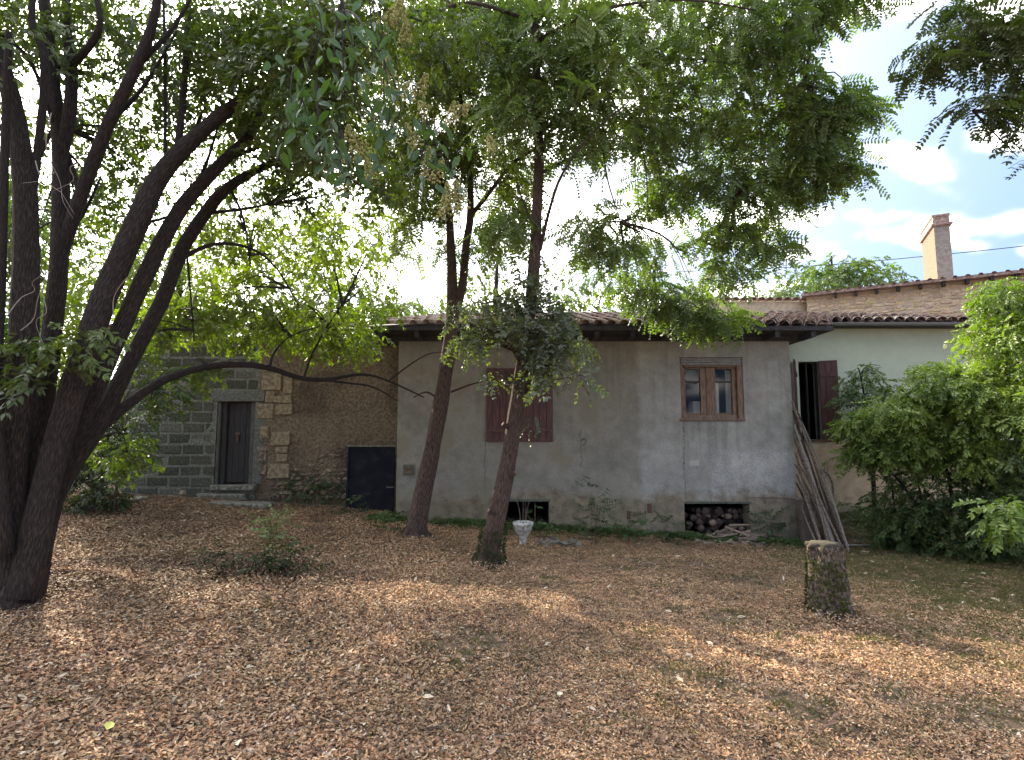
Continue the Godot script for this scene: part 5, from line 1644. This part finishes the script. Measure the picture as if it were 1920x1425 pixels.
	tag(part(self, "white_box", worn_mesh(Vector3(0.23, 0.3, 0.2), 0.01), M.white_cloth, Transform3D(Basis(Vector3.UP, 0.15), bx)), "white box standing inside the left window pane", "box")
	for q in [[1338, 1347, 718, 780, "narrow white curtain hanging inside the right casement near its middle"], [1362, 1384, 695, 780, "wide white curtain hanging inside the right casement beside the jamb"]]:
		var a := P(q[0], q[3], 10.62)
		var b := P(q[1], q[2], 10.62)
		var st := tool()
		var n := 16
		for k in n:
			var xa := lerpf(a.x, b.x, float(k) / n)
			var xb := lerpf(a.x, b.x, float(k + 1) / n)
			var za := -10.62 + 0.015 * sin(k * 1.4)
			var zb := -10.62 + 0.015 * sin((k + 1) * 1.4)
			quad(st, Vector3(xa, a.y, za), Vector3(xb, a.y, zb), Vector3(xb, b.y, zb), Vector3(xa, b.y, za))
		tag(part(self, "curtain", flat(st), M.white_cloth), q[4], "curtain")
	# power line
	tag(part(self, "power_line", tube_mesh([P(1200, 512, 22), P(1500, 500, 19), P(1800, 474, 17), P(2050, 446, 16)], [0.012, 0.012, 0.012, 0.012], 5, 8), M.cable), "thin cable crossing the sky behind the chimney", "cable")
	# single leaves fallen in front
	for q in [[203, 1384, 0.085, "yellow_leaf", "large yellow leaf lying flat, left of the middle in the brown litter"], [104, 1333, 0.06, "yellow_leaf", "smaller yellow-green leaf lying up-slope of the large yellow leaf"], [1050, 1320, 0.05, "pale_leaf", "single cream leaf lying on open litter before the house"], [445, 1416, 0.06, "pale_leaf", "cream curled leaf at the lower edge among brown leaves"]]:
		var at := G(q[0], q[1])
		var st := tool()
		st.set_smooth_group(-1)
		leaf(st, Vector3(-q[2] * 0.5, 0, 0), Vector3(1, 0.1, 0), Vector3.UP, q[2], q[2] * 0.62, 0.12, 0.05, WHITE)
		tag(part(self, "fallen_leaf", flat(st), M[q[3]], Transform3D(Basis(Vector3.UP, q[0]) * Basis(Vector3.RIGHT, 0.35), at + Vector3(0, 0.04, 0))), q[4], "leaf")


# ---- fallen leaves, grass, ground cover
func build_litter() -> void:
	var r := RandomNumberGenerator.new()
	r.seed = 99
	var meshes := []
	for k in 4:
		var st := tool()
		st.set_smooth_group(-1)
		for i in 18:
			var yaw := r.randf() * TAU
			var at := Vector3(r.randf_range(-0.1, 0.1), r.randf_range(0.0, 0.012), r.randf_range(-0.1, 0.1))
			var c := Color(0.28, 0.163, 0.09).lerp(Color(0.56, 0.365, 0.205), r.randf())
			var x := r.randf()
			if x < 0.1:
				c = Color(0.62, 0.5, 0.36)
			elif x < 0.22:
				c = Color(0.11, 0.07, 0.05)
			elif x < 0.4:
				c = Color(0.44, 0.22, 0.105)
			leaf(st, at, Vector3(cos(yaw), r.randf_range(-0.25, 0.45), sin(yaw)), Vector3(r.randf_range(-0.7, 0.7), 1, r.randf_range(-0.7, 0.7)), r.randf_range(0.016, 0.034), r.randf_range(0.009, 0.017), r.randf_range(-0.1, 0.35), r.randf_range(-0.3, 0.4), c)
		meshes.append(flat(st))
	var per := [[[], []], [[], []], [[], []], [[], []]]
	for i in 90000:
		var z := -1.9 - 10.2 * pow(r.randf(), 0.85)
		var half := -z * 0.95 + 0.6
		var x := r.randf_range(-half, half)
		if z < -10.0 and x > -2.3 and x < 5.2:
			continue
		if z < -11.0 and x <= -2.3:
			continue
		var green := smoothstep(2.6, 5.0, x + 1.2 * patches.get_noise_2d(x, z)) * smoothstep(-2.0, -5.0, z)
		if r.randf() < green * 0.82:
			continue
		if r.randf() < smoothstep(0.1, 0.5, patches.get_noise_2d(x * 2.5 + 40.0, z * 2.5)) * 0.85:
			continue
		var k := r.randi() % 4
		var sc := r.randf_range(0.6, 1.0) * lerpf(1.45, 0.9, smoothstep(-2.2, 0.6, x))
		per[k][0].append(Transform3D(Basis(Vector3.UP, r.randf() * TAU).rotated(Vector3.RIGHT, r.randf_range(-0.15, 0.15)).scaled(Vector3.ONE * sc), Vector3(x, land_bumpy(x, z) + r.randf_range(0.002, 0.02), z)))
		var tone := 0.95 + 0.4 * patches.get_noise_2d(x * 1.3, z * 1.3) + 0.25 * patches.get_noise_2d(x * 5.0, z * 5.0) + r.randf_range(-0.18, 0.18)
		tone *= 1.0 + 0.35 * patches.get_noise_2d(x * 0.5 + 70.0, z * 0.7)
		tone *= lerpf(0.6 if z < -4.5 else 0.8, 1.0, smoothstep(-3.5, -0.3, x))   # litter darkened under the privet: shade painted into the colour, plus some damp
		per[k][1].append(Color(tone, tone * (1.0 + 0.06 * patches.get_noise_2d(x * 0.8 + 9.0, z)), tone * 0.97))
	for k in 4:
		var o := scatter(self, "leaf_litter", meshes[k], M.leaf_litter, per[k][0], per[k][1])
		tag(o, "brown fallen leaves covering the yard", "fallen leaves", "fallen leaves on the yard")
	# larger curled leaves and bits of twig among them
	var big := []
	for k in 5:
		var st := tool()
		st.set_smooth_group(-1)
		var w := r.randf_range(0.75, 1.2)
		leaf(st, Vector3(-0.03, 0, 0), Vector3(1, r.randf_range(-0.1, 0.3), 0), Vector3(r.randf_range(-0.4, 0.4), 1, r.randf_range(-0.5, 0.5)), r.randf_range(0.045, 0.09), r.randf_range(0.018, 0.036), r.randf_range(0.0, 0.4), r.randf_range(-0.4, 0.5), Color(w, w * r.randf_range(0.9, 1.0), w * 0.95))
		big.append(flat(st))
	var tws := tool()
	tws.set_smooth_group(-1)
	twig(tws, Vector3(-0.12, 0, 0), Vector3(0.0, 0.008, 0.015), 0.004, WHITE)
	twig(tws, Vector3(0.0, 0.008, 0.015), Vector3(0.13, 0.0, -0.01), 0.003, WHITE)
	twig(tws, Vector3(0.0, 0.008, 0.015), Vector3(0.06, 0.01, 0.06), 0.002, WHITE)
	big.append(flat(tws))
	var pb := [[[], []], [[], []], [[], []], [[], []], [[], []], [[], []]]
	for i in 17000:
		var z := -1.9 - 8.6 * pow(r.randf(), 1.2)
		var x := r.randf_range(-1, 1) * (-z * 0.95 + 0.6)
		if r.randf() > lerpf(1.0, 0.22, smoothstep(-2.5, 0.8, x + 1.5 * patches.get_noise_2d(x, z))):
			continue
		if z < -9.9 and x > -2.3:
			continue
		var k := 5 if r.randf() < 0.07 else r.randi() % 5
		var b := Basis(Vector3.UP, r.randf() * TAU)
		if k < 5:
			b = b.rotated(Vector3.RIGHT, r.randf_range(-0.5, 0.5))
		pb[k][0].append(Transform3D(b.scaled(Vector3.ONE * r.randf_range(0.7, 1.15)), Vector3(x, land_bumpy(x, z) + r.randf_range(0.012, 0.028), z)))
		var c := Color(0.2, 0.11, 0.068).lerp(Color(0.5, 0.33, 0.2), r.randf())
		if r.randf() < 0.12:
			c = Color(0.62, 0.52, 0.38)
		if k == 5:
			c = Color(0.16, 0.12, 0.09)
		pb[k][1].append(c)
	for k in 6:
		var o := scatter(self, "fallen_leaves" if k < 5 else "twig_litter", big[k], M.leaf_litter, pb[k][0], pb[k][1])
		tag(o, "larger curled brown leaves scattered on the litter" if k < 5 else "short broken twigs scattered on the litter", "fallen leaves" if k < 5 else "twigs", "larger fallen leaves" if k < 5 else "")
	# drifts against the stump, the trunks and the bowl
	var drift := [[], [], [], []]
	var dcol := [[], [], [], []]
	for f in [[P(1560, 1160, -G(1560, 1160).z), 0.3, 150], [G(780, 1010), 0.3, 110], [G(915, 1062), 0.28, 130], [G(40, 1125), 0.75, 330], [G(981, 1024), 0.14, 40]]:
		for k in int(f[2]):
			var an := r.randf() * TAU
			var d: float = f[1] + absf(r.randfn()) * 0.13
			var px: float = f[0].x + cos(an) * d
			var pz: float = f[0].z + sin(an) * d
			var m := r.randi() % 4
			drift[m].append(Transform3D(Basis(Vector3.UP, r.randf() * TAU).rotated(Vector3(sin(an), 0, -cos(an)), r.randf_range(0.1, 0.5)).scaled(Vector3.ONE * 0.9), Vector3(px, land_bumpy(px, pz) + maxf(0.0, 0.07 - (d - f[1]) * 0.3), pz)))
			var tn := r.randf_range(0.6, 1.05)
			dcol[m].append(Color(tn, tn, tn))
	for k in 4:
		tag(scatter(self, "leaf_drift", meshes[k], M.leaf_litter, drift[k], dcol[k]), "brown leaves drifted against the feet of trunks and stump", "fallen leaves", "leaf drifts")
	# grass tufts
	var gm := []
	for k in 3:
		var st := tool()
		st.set_smooth_group(-1)
		for i in 16:
			var yaw := r.randf() * TAU
			var p := Vector3(r.randf_range(-0.06, 0.06), -0.005, r.randf_range(-0.06, 0.06))
			var s := r.randf_range(0.7, 1.3)
			leaf(st, p, Vector3(cos(yaw) * 0.7, r.randf_range(0.5, 1.4), sin(yaw) * 0.7), Vector3(-sin(yaw), 0.3, cos(yaw)), r.randf_range(0.03, 0.075), 0.006, 0.0, 0.3, Color(s, s, s))
		gm.append(flat(st))
	per = [[[], []], [[], []], [[], []]]
	for i in 60000:
		var z := -2.0 - 10.6 * r.randf()
		var half := -z * 0.95 + 0.5
		var x := r.randf_range(-half, half)
		if z < -10.15 and x < 5.2:
			continue
		if z < -12.3:
			continue
		var green := smoothstep(2.2, 5.0, x + 1.2 * patches.get_noise_2d(x, z)) * smoothstep(-2.0, -5.0, z) * 0.85
		green = maxf(green, 0.24 * smoothstep(0.1, 0.5, patches.get_noise_2d(x * 2.5 + 40.0, z * 2.5)))
		green = maxf(green, 0.1)
		if r.randf() > green:
			continue
		var k := r.randi() % 3
		per[k][0].append(Transform3D(Basis(Vector3.UP, r.randf() * TAU).scaled(Vector3.ONE * r.randf_range(0.6, 1.15)), Vector3(x, land_bumpy(x, z), z)))
		per[k][1].append(Color(0.12, 0.13, 0.045).lerp(Color(0.27, 0.22, 0.11), r.randf()))
	for k in 3:
		var o := scatter(self, "grass", gm[k], M.leaf_weed, per[k][0], per[k][1])
		tag(o, "sparse dry grass, thickest on the right side of the yard", "grass", "grass of the yard")
	# low green cover along the wall foot
	var gc := [spray_simple(61, 4, 0.12, 0.04, 0.024, -0.2), spray_simple(62, 5, 0.14, 0.035, 0.02, 0.1)]
	per = [[[], []], [[], []]]
	for i in 6000:
		var x := r.randf_range(-2.4, 5.4)
		var z := WZ + 0.06 + absf(r.randfn()) * 0.28
		if r.randf() > 0.55 + 0.8 * patches.get_noise_2d(x * 3.0, 4.0):
			continue
		var k := r.randi() % 2
		var yaw := r.randf() * TAU
		per[k][0].append(facing(Vector3(cos(yaw), 0.5, sin(yaw)), 0, r.randf_range(0.7, 1.2), Vector3(x, land_bumpy(x, z), z)))
		per[k][1].append(Color(0.06, 0.1, 0.035).lerp(Color(0.13, 0.18, 0.07), r.randf()))
	for k in 2:
		var o := scatter(self, "ground_cover", gc[k], M.leaf_weed, per[k][0], per[k][1])
		tag(o, "low green weeds along the foot of the rendered house", "weeds", "ground cover at the wall")
